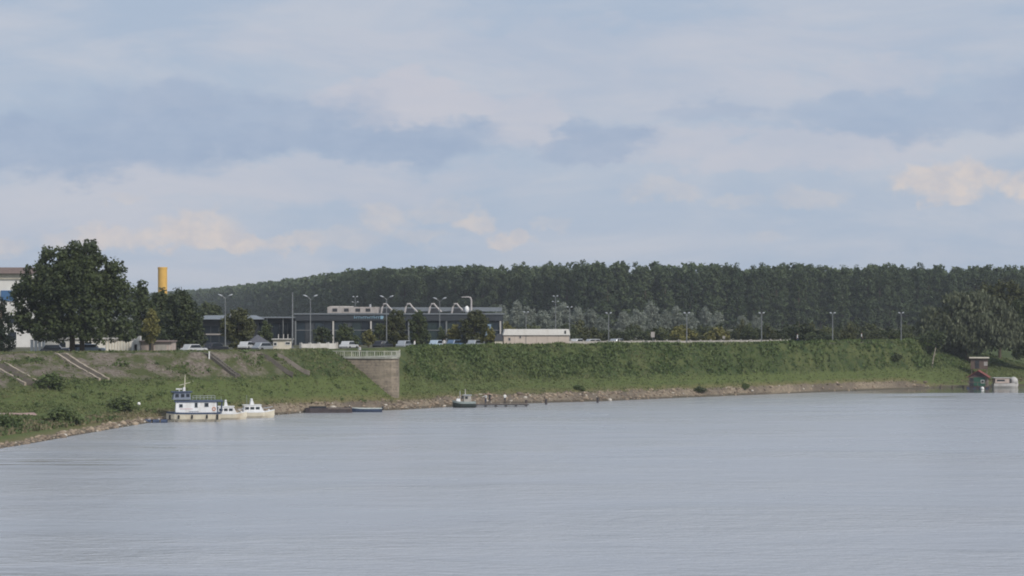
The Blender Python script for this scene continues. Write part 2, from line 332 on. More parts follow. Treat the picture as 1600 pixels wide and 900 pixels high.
t.l.new(t.mix(t.m('MULTIPLY', lee_reflect, .85), t.mix(t.ss(patch, .35, .65), (.335, .350, .374), (.375, .388, .408)), (.035, .045, .035)), bs.inputs['Base Color'])  # dark tree reflection in the calm cove is painted into the base colour
t.l.new(t.m('SUBTRACT', t.ss(patch, .35, .65, .28, .20), t.m('MULTIPLY', calm, .20)), bs.inputs['Roughness']); bs.inputs['IOR'].default_value = 1.75
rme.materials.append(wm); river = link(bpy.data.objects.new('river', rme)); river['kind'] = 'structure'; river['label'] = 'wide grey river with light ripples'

# pink footpath on the berm
def sheet_on_ground(name, line, width, m, lift=.05):
    vs, fs = [], []
    for i, (x, y) in enumerate(line):
        a = Vector(line[max(i-1, 0)]); b = Vector(line[min(i+1, len(line)-1)]); d = (b-a).normalized(); nrm = Vector((-d.y, d.x))
        for k in (-1, -.33, .33, 1):
            p = Vector((x, y))+nrm*k*width/2; vs.append((p.x, p.y, hz(p.x, p.y)+lift))
    for i in range(len(line)-1):
        for k in range(3): fs.append((i*4+k, i*4+k+1, i*4+k+5, i*4+k+4))
    return MB().add(vs, fs).build(name, m)
pth = [hit(px, 650)[:2] for px in (-60, -40, -20, 0, 15, 30, 45, 58)]
pathm = mat('pink_gravel', (.33, .23, .20), .95, vary=.15, scale=1.5)
o = sheet_on_ground('path', pth, 3.2, pathm, .12); o['kind'] = 'structure'; o['label'] = 'pinkish gravel path ending on the grassy berm'

cp_ = [(x_, y_+1.6) for x_, y_ in CRE if 48 < x_ < 88][:6]
cp_ = [tuple(np.array(a_)*(1-f_)+np.array(b_)*f_) for a_, b_ in zip(cp_[:-1], cp_[1:]) for f_ in (0, .25, .5, .75)]
o = sheet_on_ground('path', cp_, 1.3, mat('crest_gravel', (.36, .33, .28), .95, vary=.12, scale=1.5), .10); o['kind'] = 'structure'; o['label'] = 'pale gravel path along the bank crest'
# ================================================================== vegetation tools
def leaf_cloud(centres, radii, n_per, size, squash=1., aspect=1., droop=0., seed=0):
    """many small leaf faces gathered in clumps -> verts, quads, tint"""
    r = np.random.default_rng(seed); k = len(centres); N = k*n_per
    c = np.repeat(np.asarray(centres), n_per, 0); rad = np.repeat(np.asarray(radii), n_per)
    d = r.normal(size=(N, 3)); d /= np.linalg.norm(d, axis=1)[:, None]; d *= (r.uniform(0, 1, N)**.45)[:, None]
    d[:, 2] *= squash; p = c+d*rad[:, None]
    if droop: p[:, 2] -= droop*rad*r.uniform(0, 1, N)**2
    nrm = d+r.normal(size=(N, 3))*.55; nrm[:, 2] += .35
    if droop: nrm[:, 2] *= .35
    nrm /= np.linalg.norm(nrm, axis=1)[:, None]
    up = np.tile([0., 0., 1.], (N, 1)) if droop else r.normal(size=(N, 3))
    u = np.cross(nrm, up); u /= np.linalg.norm(u, axis=1)[:, None]+1e-9; v = np.cross(nrm, u)
    s = size*r.uniform(.55, 1.35, N); u *= s[:, None]*.5; v *= (s*aspect)[:, None]*.5
    V = np.stack([p-u-v*.2, p-v, p+u+v*.15, p+v], 1).reshape(-1, 3); Q = np.arange(N*4).reshape(N, 4)
    ct = np.repeat(r.uniform(0, 1, k), n_per)
    T = np.repeat(np.clip(.6*ct+.4*r.uniform(0, 1, N), 0, 1), 4)
    return V, Q, T
def lobes_to_clumps(lobes, n, clump, seed, shell=.5):
    r = np.random.default_rng(seed); L = np.array(lobes, float); wgt = (L[:, 3]*L[:, 4]*L[:, 5])**.67; wgt /= wgt.sum()
    i = r.choice(len(L), n, p=wgt); d = r.normal(size=(n, 3)); d /= np.linalg.norm(d, axis=1)[:, None]
    f = (shell+(1-shell)*r.uniform(0, 1, n)**.6)[:, None]
    return L[i, :3]+d*f*L[i, 3:6], clump*r.uniform(.6, 1.3, n)
def crown_mesh(name, lobes, n, clump, per, size, m, seed, **kw):
    shell = kw.pop('shell', .5); c, rd = lobes_to_clumps(lobes, n, clump, seed, shell)
    V, Q, T = leaf_cloud(c, rd, per, size, seed=seed+1, **kw); me = fast_mesh(name, V, Q, 4, T); me.materials.append(m); return me
def trunk_mesh(name, base_r, h, lobes, m, seed, nl=6, lean=(0, 0), base=(0, 0)):
    r = random.Random(seed); b = MB(); top = (base[0]+lean[0], base[1]+lean[1], h)
    mid = ((base[0]*.6+top[0]*.4)+r.uniform(-.15, .15), base[1]*.6+top[1]*.4, h*.45)
    b.tube([(base[0], base[1], -.4), (base[0], base[1], .3), mid, top], [base_r*1.5, base_r*1.05, base_r*.8, base_r*.35], 8)
    for k in range(nl):
        L = lobes[k % len(lobes)]; f = r.uniform(.35, .85); s = (mid[0]+(top[0]-mid[0])*f, mid[1]+(top[1]-mid[1])*f, mid[2]+(h-mid[2])*f)
        e = (L[0]+r.uniform(-.4, .4)*L[3], L[1]+r.uniform(-.4, .4)*L[4], L[2]+r.uniform(-.2, .5)*L[5])
        m1 = tuple((p+q)/2+r.uniform(-.2, .2) for p, q in zip(s, e)); b.tube([s, m1, e], [base_r*.42, base_r*.26, base_r*.08], 5)
    return b.mesh(name, m)
LEAF_BIG = leaf_mat('broad_leaf_dark', (.032, .046, .019), (.105, .130, .048), patch=.15)
LEAF_MID = leaf_mat('broad_leaf_mid', (.030, .044, .020), (.090, .108, .042), patch=.2)
LEAF_OLIVE = leaf_mat('broad_leaf_olive', (.042, .050, .020), (.112, .116, .042), patch=.2)
LEAF_YEL = leaf_mat('yellowing_leaf', (.100, .100, .030), (.230, .215, .065), patch=.4)
LEAF_WOOD = leaf_mat('woodland_leaf', (.038, .064, .030), (.100, .130, .058), patch=.012)
LEAF_SILV = leaf_mat('silver_willow_leaf', (.125, .145, .115), (.27, .295, .245), patch=.1)
LEAF_WILL = leaf_mat('willow_leaf', (.055, .068, .036), (.155, .168, .100), patch=.15)
LEAF_CON = leaf_mat('conifer_needle', (.010, .018, .012), (.026, .038, .020), patch=.2)
LEAF_WEED = leaf_mat('weed_leaf', (.080, .122, .040), (.152, .186, .070), trans=.35, patch=.12)
LEAF_SHRUB = leaf_mat('shrub_leaf', (.034, .048, .022), (.105, .118, .048), patch=.1)
def tree(name, px, Y, lobes, trunk_r, n, clump, per, size, leaf, label, cat='tree', group=None, seed=1, z=None, bark=BARK, nl=6, extra=None, trunk_h=None, **kw):
    x = GX(px, Y); z = hz(x, Y) if z is None else z
    e = empty(name, (x, Y, z), 0, label, cat, group)
    share('crown', crown_mesh('crown', lobes, n, clump, per, size, leaf, seed, **kw), e)
    zt = trunk_h or max(l[2] for l in lobes)
    share('trunk', trunk_mesh('trunk', trunk_r, zt, lobes, bark, seed, nl), e)
    if extra: share('trunk', trunk_mesh('trunk', trunk_r*.9, zt*.9, lobes, bark, seed+5, nl, base=extra), e)
    return e
def auto_lobes(px0, px1, top, bottom, Y, z, n=7, seed=0, depth=.8, cone=0.):
    """crown lobes filling a width and height measured at distance Y; relative to a base at the middle of px0..px1"""
    r = random.Random(seed); wdt = (px1-px0)/F*Y; zt = PZ(top, Y)-z; zb = PZ(bottom, Y)-z; H = zt-zb; out = []
    out.append((0, 0, zb+H*.5, wdt*.36, wdt*.36*depth, H*.40))
    for k in range(n):
        a = 2*math.pi*k/n+r.uniform(-.3, .3); f = r.uniform(.12, .9); taper = math.sqrt(max(.12, 1-(2*f-.85)**2)) * (1-cone*f)
        rr = wdt*r.uniform(.16, .24)*(1-cone*f*.5); q = max(0, wdt*.5*taper-rr)
        out.append((math.cos(a)*q, math.sin(a)*q*depth, zb+H*f*.92, rr, rr*depth, rr*r.uniform(.8, 1.1)))
    out.append((r.uniform(-.08, .08)*wdt, 0, zt-H*.16, wdt*.2*(1-cone*.5), wdt*.2*depth, H*.16))
    return out

# ================================================================== far woodland
FOR = []
for px, Y in ((-150, 2500), (150, 2350), (260, 2050), (330, 1700), (400, 1390), (450, 1230), (500, 1090), (560, 930), (650, 880), (800, 835), (950, 800), (1100, 815), (1300, 838), (1600, 861), (2050, 900)): FOR.append((GX(px, Y), Y))
FOR = np.array(FOR)
def poplar_lobes(seed, h=24, wd=5.0, low=2.):
    r = random.Random(seed); L = []; z = low
    while z < h-2:
        f = (z-low)/(h-low); k = wd*.5*(0.75+.35*math.sin(math.pi*min(1, f*1.05)))*(1 if f < .75 else 1-(f-.75)*1.6)
        L.append((r.uniform(-.8, .8), r.uniform(-.6, .6), z, k, k, 2.6)); z += 2.6
    L.append((r.uniform(-.7, .7), 0, h-2.0, wd*.26, wd*.26, 2.0)); return L
def round_lobes(seed, h=23, wd=8.5, low=2.5):
    r = random.Random(seed); L = [(0, 0, h*.58, wd*.42, wd*.42, h*.24)]
    for k in range(6):
        a = k*1.05+r.uniform(-.3, .3); L.append((math.cos(a)*wd*.3, math.sin(a)*wd*.3, r.uniform(low+1, h-3.5), wd*.24, wd*.24, 2.6))
    L.append((r.uniform(-1, 1), 0, h-2.2, wd*.28, wd*.28, 2.3)); return L
hi_v = []
for k in range(9):
    lb = poplar_lobes(40+k, 22.5+(k % 4)*.7, 4.6+.5*(k % 3)) if k < 6 else round_lobes(40+k, 22.5+(k % 3)*.6, 7.6)
    hi_v.append((crown_mesh('crown', lb, 140, 1.1, 40, .55, LEAF_WOOD, 300+k, shell=.55), trunk_mesh('trunk', .28, 19, lb, BARK, 300+k, 5)))
lo_c = [leaf_cloud(*lobes_to_clumps(poplar_lobes(80+k, 23.5, 5.2, 8), 40, 1.5, 80+k), 14, 1.3, seed=90+k) for k in range(5)]
lo_r = [leaf_cloud(*lobes_to_clumps(round_lobes(80+k, 23, 9.5, 3), 46, 1.7, 70+k), 14, 1.45, seed=95+k) for k in range(5)]
seg = np.hypot(*np.diff(FOR, axis=0).T); cum = np.r_[0, np.cumsum(seg)]
def along(s): return np.array([np.interp(s, cum, FOR[:, 0]), np.interp(s, cum, FOR[:, 1])])
s560 = cum[7]-15; end = cum[-1]
s = s560; n_front = 0
while s < end-60:                                           # the edge of the wood: single trees
    p = along(s)+rng.normal(size=2)*(.8, 2.0); cm, tm = hi_v[int(rng.integers(0, 6 if p[0] > -10 or rng.random() < .35 else 9)) if p[0] > -10 else int(rng.integers(5, 9))]
    e = empty('woodland_tree', (p[0], p[1], PLAT), rng.uniform(0, 6.28), 'tall dark green tree in the front row of the long wood', 'tree', 'front row trees of the wood')
    sc = rng.uniform(.95, 1.03); e.scale = (sc*rng.uniform(.9, 1.15), sc, sc)
    share('crown', cm, e); share('trunk', tm, e); s += rng.uniform(3.2, 5.4); n_front += 1
VV, QQ, TT = [], [], []; off = 0
def stamp(arr, x, y, z, rz, sc, sz):
    global off
    V, Q, T = arr; c, q = math.cos(rz), math.sin(rz); P = np.empty_like(V); P[:, 0] = (V[:, 0]*c-V[:, 1]*q)*sc+x; P[:, 1] = (V[:, 0]*q+V[:, 1]*c)*sc+y; P[:, 2] = V[:, 2]*sz+z
    VV.append(P); QQ.append(Q+off); TT.append(np.clip(T+rng.uniform(-.25, .25), 0, 1)); off += len(V)
for row in range(5):
    s = 0
    while s < end:
        left = s < s560
        p = along(s)+np.array([rng.normal()*1.2, (row+(0 if left else 1))*7.5+rng.normal()*2])
        k = int(rng.integers(5)); rnd = left or p[0] < -5
        h = rng.uniform(.95, 1.03)
        stamp((lo_r if rnd else lo_c)[k], p[0], p[1], PLAT, rng.uniform(0, 6.28), rng.uniform(.9, 1.2), h)
        s += rng.uniform(6.5, 10.5)*(1.25 if left and p[1] > 1500 else 1) if left else rng.uniform(4.2, 6.8)
s = s560-420
while s < end:                                              # undergrowth that closes the foot of the wood
    for row in (1.5, 9., 17.):
        p = along(s)+np.array([rng.normal()*1.5, row+rng.normal()]); stamp(lo_r[int(rng.integers(5))], p[0], p[1], PLAT-.8, rng.uniform(0, 6.28), rng.uniform(.7, 1.0), rng.uniform(.30, .5))
    s += rng.uniform(4., 6.5)*(2 if s < s560 else 1)
fme = fast_mesh('woodland', np.vstack(VV), np.vstack(QQ), 4, np.concatenate(TT)); fme.materials.append(LEAF_WOOD)
tag(link(bpy.data.objects.new('woodland', fme)), 'dense far-off dark green wood stretching along the horizon', 'wood', kind='stuff')

# undergrowth line before the wood: silver willows and shrubs, each its own thing
sil = [crown_mesh('crown', auto_lobes(0, 100, 0, 100, F*.075, PZ(100, F*.075), 8, 500+k), 110, .8, 30, .38, LEAF_SILV, 500+k, squash=.9, shell=.45) for k in range(4)]
silt = trunk_mesh('trunk', .22, 5.5, [(1, 0, 5, 2, 2, 2), (-1, .5, 5, 2, 2, 2)], BARK, 5)
for i, (px, top, Y, wd) in enumerate(((785, 478, 640, 1.0), (806, 470, 650, 1.0), (826, 477, 630, .9), (846, 485, 610, 1.0), (866, 480, 640, .95), (882, 472, 650, 1.05), (903, 478, 640, .95), (921, 483, 620, .9), (940, 496, 600, .7),
                                       (975, 487, 630, .85), (997, 482, 640, .95), (1018, 471, 660, 1.0), (1040, 486, 640, .8), (1058, 478, 650, .9), (1078, 487, 630, .85), (1104, 480, 650, .95), (1122, 488, 640, .9), (1160, 493, 630, .7), (1182, 492, 640, .7))):
    e = empty('silver_willow', (GX(px, Y), Y, PLAT), rng.uniform(0, 6.28), 'bushy silver-grey willow standing before the dark wood', 'tree', 'silver willows before the wood')
    h = (PZ(top, Y)-PLAT)/7.5; e.scale = (wd*1.0, wd*.9, h); share('crown', sil[i % 4], e); share('trunk', silt, e)
shr = [crown_mesh('crown', [(0, 0, 1.5, 1.9, 1.6, 1.1), (1.3, 0, 1.2, 1.2, 1.1, 1.0), (-1.3, .2, 1.1, 1.2, 1.1, .9), (.4, .3, 2.3, 1.0, 1.0, .7)], 70, .5, 20, .36, m_, 520+k, shell=.5) for k, m_ in enumerate((LEAF_SHRUB, LEAF_MID, LEAF_OLIVE, LEAF_SHRUB, LEAF_YEL))]
stm = trunk_mesh('stem', .09, 1.6, [(.8, 0, 1.6, 1, 1, 1), (-.8, 0, 1.5, 1, 1, 1)], BARK, 9, 4)
for i in range(64):
    px = 786+i*10.4+rng.uniform(-6, 6); Y = rng.uniform(446, 520)+max(0, px-1300)*.12
    k = int(rng.choice(5, p=(.3, .25, .2, .15, .1))); e = empty('shrub', (GX(px, Y), Y, PLAT), rng.uniform(0, 6.28), 'low rounded shrub in the hedge-like row before the wood', 'shrub', 'shrubs before the wood')
    q = rng.uniform(.8, 1.45); e.scale = (q, q, rng.uniform(.55, 1.4)); share('crown', shr[k], e); share('stem', stm, e)

# ================================================================== trees on the plateau
bl = [(-.5, 0, 7.8, 6.0, 5.2, 4.8), (-6.0, 0, 6.0, 2.6, 2.6, 3.0), (-7.3, .3, 8.6, 1.7, 1.7, 1.6), (-5.0, -1, 10.3, 2.5, 2.5, 2.3), (-3.2, 0, 12.8, 2.1, 2.1, 1.9), (-.6, -.6, 13.6, 2.0, 2.0, 1.9), (1.9, .4, 14.1, 1.9, 1.9, 1.9),
      (4.1, -.4, 12.2, 1.9, 1.9, 1.9), (6.2, .2, 10.6, 1.9, 1.9, 2.0), (7.0, -.2, 8.3, 1.7, 1.7, 2.2), (6.2, -.6, 5.4, 2.6, 2.6, 2.6), (3.2, -2, 4.2, 3.0, 2.6, 2.2), (-2.8, -2, 4.0, 3.0, 2.6, 1.9), (-6.3, 0, 3.4, 1.9, 1.9, 1.4), (7.4, 0, 3.2, 1.9, 1.9, 1.6), (0, -3.5, 9.5, 3.6, 2.4, 3.4), (2.5, -3, 11.2, 2.4, 2.0, 2.0)]
tree('broadleaf_tree', 113, 338, bl, .42, 620, 1.0, 60, .42, LEAF_BIG, 'very large dark green spreading tree with two trunks beside white walls', seed=11, z=PLAT, extra=(1.4, .4), nl=14, shell=.6).scale = (1, 1, 1.075)
con = [(0, 0, 1.6, 2.1, 2.1, 1.8), (0, 0, 3.8, 1.7, 1.7, 1.8), (.1, 0, 5.8, 1.2, 1.2, 1.5), (0, 0, 7.4, .7, .7, 1.2)]
tree('conifer_tree', 2, 334, con, .2, 150, .5, 34, .28, LEAF_CON, 'narrow very dark conifer beside the white building with blue panel', seed=13, z=PLAT, nl=4)
def ptree(name, px0, px1, top, bot, Y, n, clump, per, size, leaf, label, seed, cone=0., group=None, tr=.16):
    px = (px0+px1)/2; lb = auto_lobes(px0, px1, top, bot, Y, PLAT, 8, seed, cone=cone)
    return tree(name, px, Y, lb, tr, n, clump, per, size, leaf, label, seed=seed, z=PLAT, group=group)
ptree('broadleaf_tree', 196, 244, 440, 545, 372, 170, .7, 36, .42, LEAF_BIG, 'dark tree right behind the right flank of the very large tree', 21)
ptree('broadleaf_tree', 244, 324, 453, 548, 366, 330, .8, 40, .40, LEAF_MID, 'broad green tree below the yellow chimney', 22, tr=.25)
ptree('broadleaf_tree', 228, 276, 449, 545, 384, 200, .8, 36, .42, LEAF_MID, 'dark green tree right in front of the yellow chimney foot', 37, tr=.2)
ptree('broadleaf_tree', 218, 256, 484, 538, 346, 100, .45, 30, .26, LEAF_YEL, 'slender yellowing tree before the pink garage', 23, cone=.5)
ptree('broadleaf_tree', 300, 352, 470, 530, 560, 130, .9, 26, .6, LEAF_MID, 'green tree rising behind the grey-roofed low pavilion', 24)
ptree('broadleaf_tree', 338, 408, 481, 546, 378, 230, .6, 36, .34, LEAF_OLIVE, 'dark olive tree before the grey-roofed low pavilion', 25)
ptree('broadleaf_tree', 404, 428, 500, 545, 392, 90, .5, 28, .32, LEAF_BIG, 'small dark tree beside the cream kiosk', 26)
ptree('broadleaf_tree', 484, 522, 510, 545, 392, 90, .42, 28, .28, LEAF_MID, 'low green tree behind the pale parapet wall', 27)
ptree('broadleaf_tree', 514, 562, 508, 545, 396, 110, .45, 28, .28, LEAF_BIG, 'low dark tree left of the round yellowing tree', 28)
ptree('broadleaf_tree', 562, 590, 516, 542, 388, 70, .36, 26, .24, LEAF_YEL, 'small round yellowing tree behind the bastion balustrade', 29)
ptree('broadleaf_tree', 582, 604, 505, 545, 405, 80, .4, 26, .28, LEAF_MID, 'slim green tree below the left roof duct', 30)
ptree('broadleaf_tree', 592, 640, 483, 542, 396, 200, .5, 34, .3, LEAF_OLIVE, 'tall dense olive tree left of the pair before the glass hall', 31)
ptree('broadleaf_tree', 635, 673, 484, 542, 398, 150, .48, 32, .3, LEAF_BIG, 'tall dark tree right of the pair before the glass hall', 32)
ptree('broadleaf_tree', 681, 698, 510, 543, 402, 60, .36, 26, .26, LEAF_BIG, 'thin dark upright tree beside the yellowing bush tree', 33)
ptree('broadleaf_tree', 694, 724, 507, 543, 400, 90, .4, 28, .26, LEAF_YEL, 'bushy yellowing tree left of the widest tree before the hall', 34)
ptree('broadleaf_tree', 712, 770, 486, 542, 398, 230, .5, 36, .3, LEAF_OLIVE, 'widest dark tree at the right end of the glass hall', 35, tr=.22)
ptree('broadleaf_tree', 756, 778, 513, 543, 396, 70, .36, 26, .24, LEAF_YEL, 'small light green tree beside the cream shed annexe', 36)
# right-hand willows over the cove
wl = [(0, 0, 8.6, 8.2, 5.5, 5.2), (-8.2, -.3, 7.6, 2.7, 2.6, 3.4), (-6.6, 0, 11.2, 3.0, 2.6, 2.1), (-2.2, 0, 14.0, 3.8, 3, 2.0), (2.4, 0, 14.2, 3.6, 3, 2.0), (6.4, 0, 11.8, 3.4, 2.8, 2.4), (9.2, 0, 7.8, 2.3, 2.4, 3.2), (0, -3.8, 9.5, 5.5, 2.2, 4), (5.0, -2.5, 7.5, 3.8, 2.2, 3.0), (-4.6, -2.2, 7.2, 3.8, 2.2, 2.8)]
def zw(px, Y): return hz(GX(px, Y), Y)
tree('willow_tree', 1511, 468, [(a, b, c-(zw(1511, 468)-3.0), d, e_, f) for a, b, c, d, e_, f in wl], .5, 640, 1.15, 44, .40, LEAF_WILL, 'broad grey-green weeping willow leaning over the houseboat cove', seed=41, aspect=1.9, droop=.8, squash=.85, nl=12)
wl2 = [(0, 0, 10, 5.4, 4, 5.0), (-2.5, 0, 15.0, 2.8, 2.4, 2.0), (1.5, 0, 15.8, 2.8, 2.4, 1.9), (4.2, 0, 13.4, 2.4, 2.2, 2.4), (3, 0, 8, 3, 3, 4)]
tree('broadleaf_tree', 1562, 490, [(a, b, c-(zw(1562, 490)-4.0), d, e_, f) for a, b, c, d, e_, f in wl2], .35, 340, 1.0, 38, .44, LEAF_OLIVE, 'olive-yellow topped tree behind the weeping willow', seed=42, nl=8)
wl3 = [(0, 0, 7.8, 4.8, 4, 5.4), (-1.5, 0, 12.5, 2.8, 2.4, 2.2), (2.5, 0, 13.0, 3.2, 2.4, 2.2), (-2.4, -1, 5.0, 2.8, 2.2, 3.4)]
tree('broadleaf_tree', 1614, 474, [(a, b, c-(zw(1614, 474)-3.0), d, e_, f) for a, b, c, d, e_, f in wl3], .35, 360, 1.0, 42, .42, LEAF_BIG, 'very dark tree right of the weeping willow above the cove', seed=43, nl=8)
wl4 = [(0, 0, 2.2, 3.2, 2.6, 2.0), (1.5, 0, 3.4, 2.0, 2.0, 1.3)]
tree('shrub', 1450, 452, wl4, .1, 90, .6, 30, .34, LEAF_BIG, 'dark bush at the foot of the weeping willow on the bank crest', 'shrub', seed=44, nl=4)
# shrubs on the bank
shw = crown_mesh('crown', [(0, 0, 1.5, 1.9, 1.6, 1.1), (1.3, 0, 1.2, 1.2, 1.1, 1.0), (-1.3, .2, 1.1, 1.2, 1.1, .9), (.4, .3, 2.3, 1.0, 1.0, .7)], 70, .5, 22, .34, LEAF_WEED, 531, shell=.5)
for i, (px, py, sc, lab) in enumerate(((76, 606, 1.5, 'dark rounded shrub below the double concrete stair'), (1400, 563, 1.0, 'dark lone shrub high on the grassy bank'), (14, 672, 1.3, 'green shrub at the stony water edge by the path'), (100, 662, 1.5, 'lush green shrub clump on the berm beyond the path'),
                                       (190, 640, 1.4, 'green shrub behind the blue floats'), (1092, 613, .8, 'small dark bush on the stony waterline'), (1165, 606, .7, 'small bush on the bank near the waterline stones'), (905, 609, .7, 'low bush above the stones beyond the mooring posts'))):
    x, y, z = hit(px, py); e = empty('shrub', (x, y, z-.25), i*1.3, lab, 'shrub'); e.scale = (sc*.75, sc*.75, sc*.5); share('crown', shw if i not in (1, 5) else shr[1], e); share('stem', stm, e)
x, y, z = hit(1456, 574); e = empty('leaning_trunk', (x, y, z-.2), 0, 'pale bare leaning tree trunk on the bank beside the willow', 'tree trunk')
MB().tube([(0, 0, 0), (.25, 0, 1.6), (.8, .1, 4.0)], [.17, .14, .09], 7).build('stem', BARK_PALE, e)
MB().tube([(.3, 0, 2.0), (.9, -.1, 2.9)], [.07, .03], 5).build('branch', BARK_PALE, e)

# ------------------------------------------------------------------ grass and weeds on the bank, waterline stones
N = 700000; P = np.c_[rng.uniform(-92, 122, N), rng.uniform(238, 492, N)]
px_ = 800+F*P[:, 0]/P[:, 1]; keep = (px_ > -60) & (px_ < 1660); P = P[keep]; z, tb, dw = terrain(P)
dc = pdist(P, CRE); keep = ((tb > .07) & (tb < 1.05) & (dw > np.where(P[:, 0] > 84, .3, 1)*np.where(P[:, 0] > -12, 3.1, np.where(P[:, 0] > -40, 2.3, 1.3))+1.2*bumps(P[:, 0], P[:, 1], 8, 3)+rng.uniform(-.6, .6, len(P)))) | ((tb > 1.05) & (dc < 5)); P, z, tb, dw, dc = P[keep], z[keep], tb[keep], dw[keep], dc[keep]
x, y = P.T; pt = .5+.5*bumps(x, y, 7, 4); pv = .5+.5*bumps(x, y, 2.4, 12)
paved_a = (x < -34) & (tb > .56) & (tb < .975)
keep = rng.uniform(0, 1, len(P)) < np.where(paved_a, .10+.5*(pt > .62), .55+.45*pt); keep &= ~((x > -29) & (x < -17.2) & (y > 344.9-(x+18)*.27))
# leave the path open
pd = pdist(P, np.array(pth)); keep &= pd > 1.7
P, z, tb, pt, pv, dw, dc = P[keep], z[keep], tb[keep], pt[keep], pv[keep], dw[keep], dc[keep]; x, y = P.T; N = len(P)
upper = sstep(.45, .6, tb)*sstep(-22, -12, x)
hgt = (.16+.30*pt*pv+.42*upper*np.clip(pt*1.5-.25, 0, 1)*rng.uniform(.3, 1, N)+.35*sstep(-46, -52, x)*sstep(300, 280, y)*pt)*rng.uniform(.6, 1.4, N)
hgt = np.where(tb > 1.05, hgt*.9, hgt); hgt = np.where((x < -34) & (tb > .5), hgt*.8, hgt)
dry = np.clip(.25+.8*(1-pt)*rng.uniform(.3, 1, N)-.5*upper*pt+.7*sstep(.2, .1, tb), 0, 1); mown = sstep(.54, .46, tb)*sstep(.12, .2, tb)*(1-sstep(-46, -52, x)*sstep(292, 280, y)); dry = np.clip(dry*(1-.5*mown)+mown*(.14+.16*pv), 0, 1); hgt = hgt*(1-.35*mown)
K = 3; ang_ = rng.uniform(0, 6.28, (N, K)); lean = rng.uniform(.1, .5, (N, K))*hgt[:, None]; wdt = (.10+.22*hgt)[:, None]*rng.uniform(.6, 1.3, (N, K))
b = np.c_[x, y, z-.04][:, None, :]+np.stack([rng.normal(size=(N, K))*.16, rng.normal(size=(N, K))*.16, np.zeros((N, K))], 2)
wv = np.stack([-np.sin(ang_)*wdt, np.cos(ang_)*wdt, np.zeros((N, K))], 2); tip = b+np.stack([np.cos(ang_)*lean, np.sin(ang_)*lean, hgt[:, None]*rng.uniform(.7, 1.2, (N, K))], 2)
V = np.stack([b-wv, b+wv, tip], 2).reshape(-1, 3); Q = np.arange(len(V)).reshape(-1, 3)
wk_ = rng.choice(N, min(N, 24000), replace=False); wx_, wy_ = P[wk_].T; wt_ = tb[wk_]; wp_ = pt[wk_]
lush = np.where(wx_ > -22, sstep(.50, .62, wt_)*(.06+.70*(wp_ > .50)), .02+.08*(wp_ > .64))+sstep(-46, -52, wx_)*sstep(300, 282, wy_)*.35*(wt_ < .3); kp = (rng.uniform(0, 1, len(wk_)) < lush) & (wt_ < 1.0)
wk_ = wk_[kp]; wcx = np.c_[P[wk_], z[wk_]+.18]; LV, LQ, LT = leaf_cloud(wcx, rng.uniform(.3, .8, len(wk_)), 12, .34, squash=.4, seed=77)
wme = fast_mesh('weed_clumps', LV, LQ, 4, LT); wme.materials.append(LEAF_WEED); tag(link(bpy.data.objects.new('weed_clumps', wme)), 'tall leafy weeds growing in drifts on the upper bank', 'weeds', kind='stuff')
gmsh = fast_mesh('bank_grass', V, Q, 3, np.repeat(np.clip(dry, 0, 1), K*3))
gl = bpy.data.materials.new('bank_grass'); gl.use_nodes = True; t = NT(gl.node_tree); bs = t.n['Principled BSDF']
at = t.new('ShaderNodeAttribute', attribute_name='tint'); geo = t.new('ShaderNodeNewGeometry'); n1 = t.noise(geo.outputs['Position'], .16, 4, .6)[0]; n2 = t.noise(geo.outputs['Position'], .9, 3, .6)[0]
c = t.mix(t.ss(n1, .35, .65), (.070, .108, .034), (.120, .150, .054)); c = t.mix(t.ss(at.outputs['Fac'], .25, .95), c, (.19, .165, .10)); c = t.mix(t.m('MULTIPLY', t.ss(n2, .5, .7), .6), c, (.030, .054, .020))
t.l.new(c, bs.inputs['Base Color']); bs.inputs['Roughness'].default_value = .8; bs.inputs['Specular IOR Level'].default_value = .15
gmsh.materials.append(gl); tag(link(bpy.data.objects.new('bank_grass', gmsh)), 'rough green grass and weeds covering the river bank', 'grass', kind='stuff')

ico = bmesh.new(); bmesh.ops.create_icosphere(ico, subdivisions=1, radius=1); iv = np.array([v.co[:] for v in ico.verts]); iq = np.array([[v.index for v in f.verts] for f in ico.faces]); ico.free()
N = 200000; P = np.c_[rng.uniform(-64, 122, N), rng.uniform(242, 492, N)]; px_ = 800+F*P[:, 0]/P[:, 1]; P = P[(px_ > -40) & (px_ < 1480)]
z, tb, dw = terrain(P); wd_ = np.where(P[:, 0] > 82, .35, 1)*np.where(P[:, 0] > -12, 3.4, np.where(P[:, 0] > -40, 2.6, 1.6)); wd_ = wd_*(1+.35*bumps(P[:, 0], P[:, 1], 8, 3)); keep = (tb > 0) & (tb < .6) & (dw < wd_) & (dw > .05); P, z, dw = P[keep], z[keep], dw[keep]; N = len(P)
r_ = np.clip(rng.lognormal(-2.0, .5, N), .06, .42); sc = np.stack([r_*rng.uniform(.8, 1.5, N), r_*rng.uniform(.8, 1.5, N), r_*rng.uniform(.5, .9, N)], 1)
th = rng.uniform(0, 6.28, N); vv = iv[None]*(1+rng.normal(size=(N, len(iv), 1))*.14)*sc[:, None, :]
vx = vv[..., 0]*np.cos(th)[:, None]-vv[..., 1]*np.sin(th)[:, None]; vy = vv[..., 0]*np.sin(th)[:, None]+vv[..., 1]*np.cos(th)[:, None]
V = np.stack([vx+P[:, :1], vy+P[:, 1:], vv[..., 2]+(z+r_*.15)[:, None]], 2).reshape(-1, 3); Q = (iq[None]+np.arange(N)[:, None, None]*len(iv)).reshape(-1, 3)
sme = fast_mesh('waterline_stones', V, Q, 3, np.repeat(rng.uniform(0, 1, N), len(iv)))
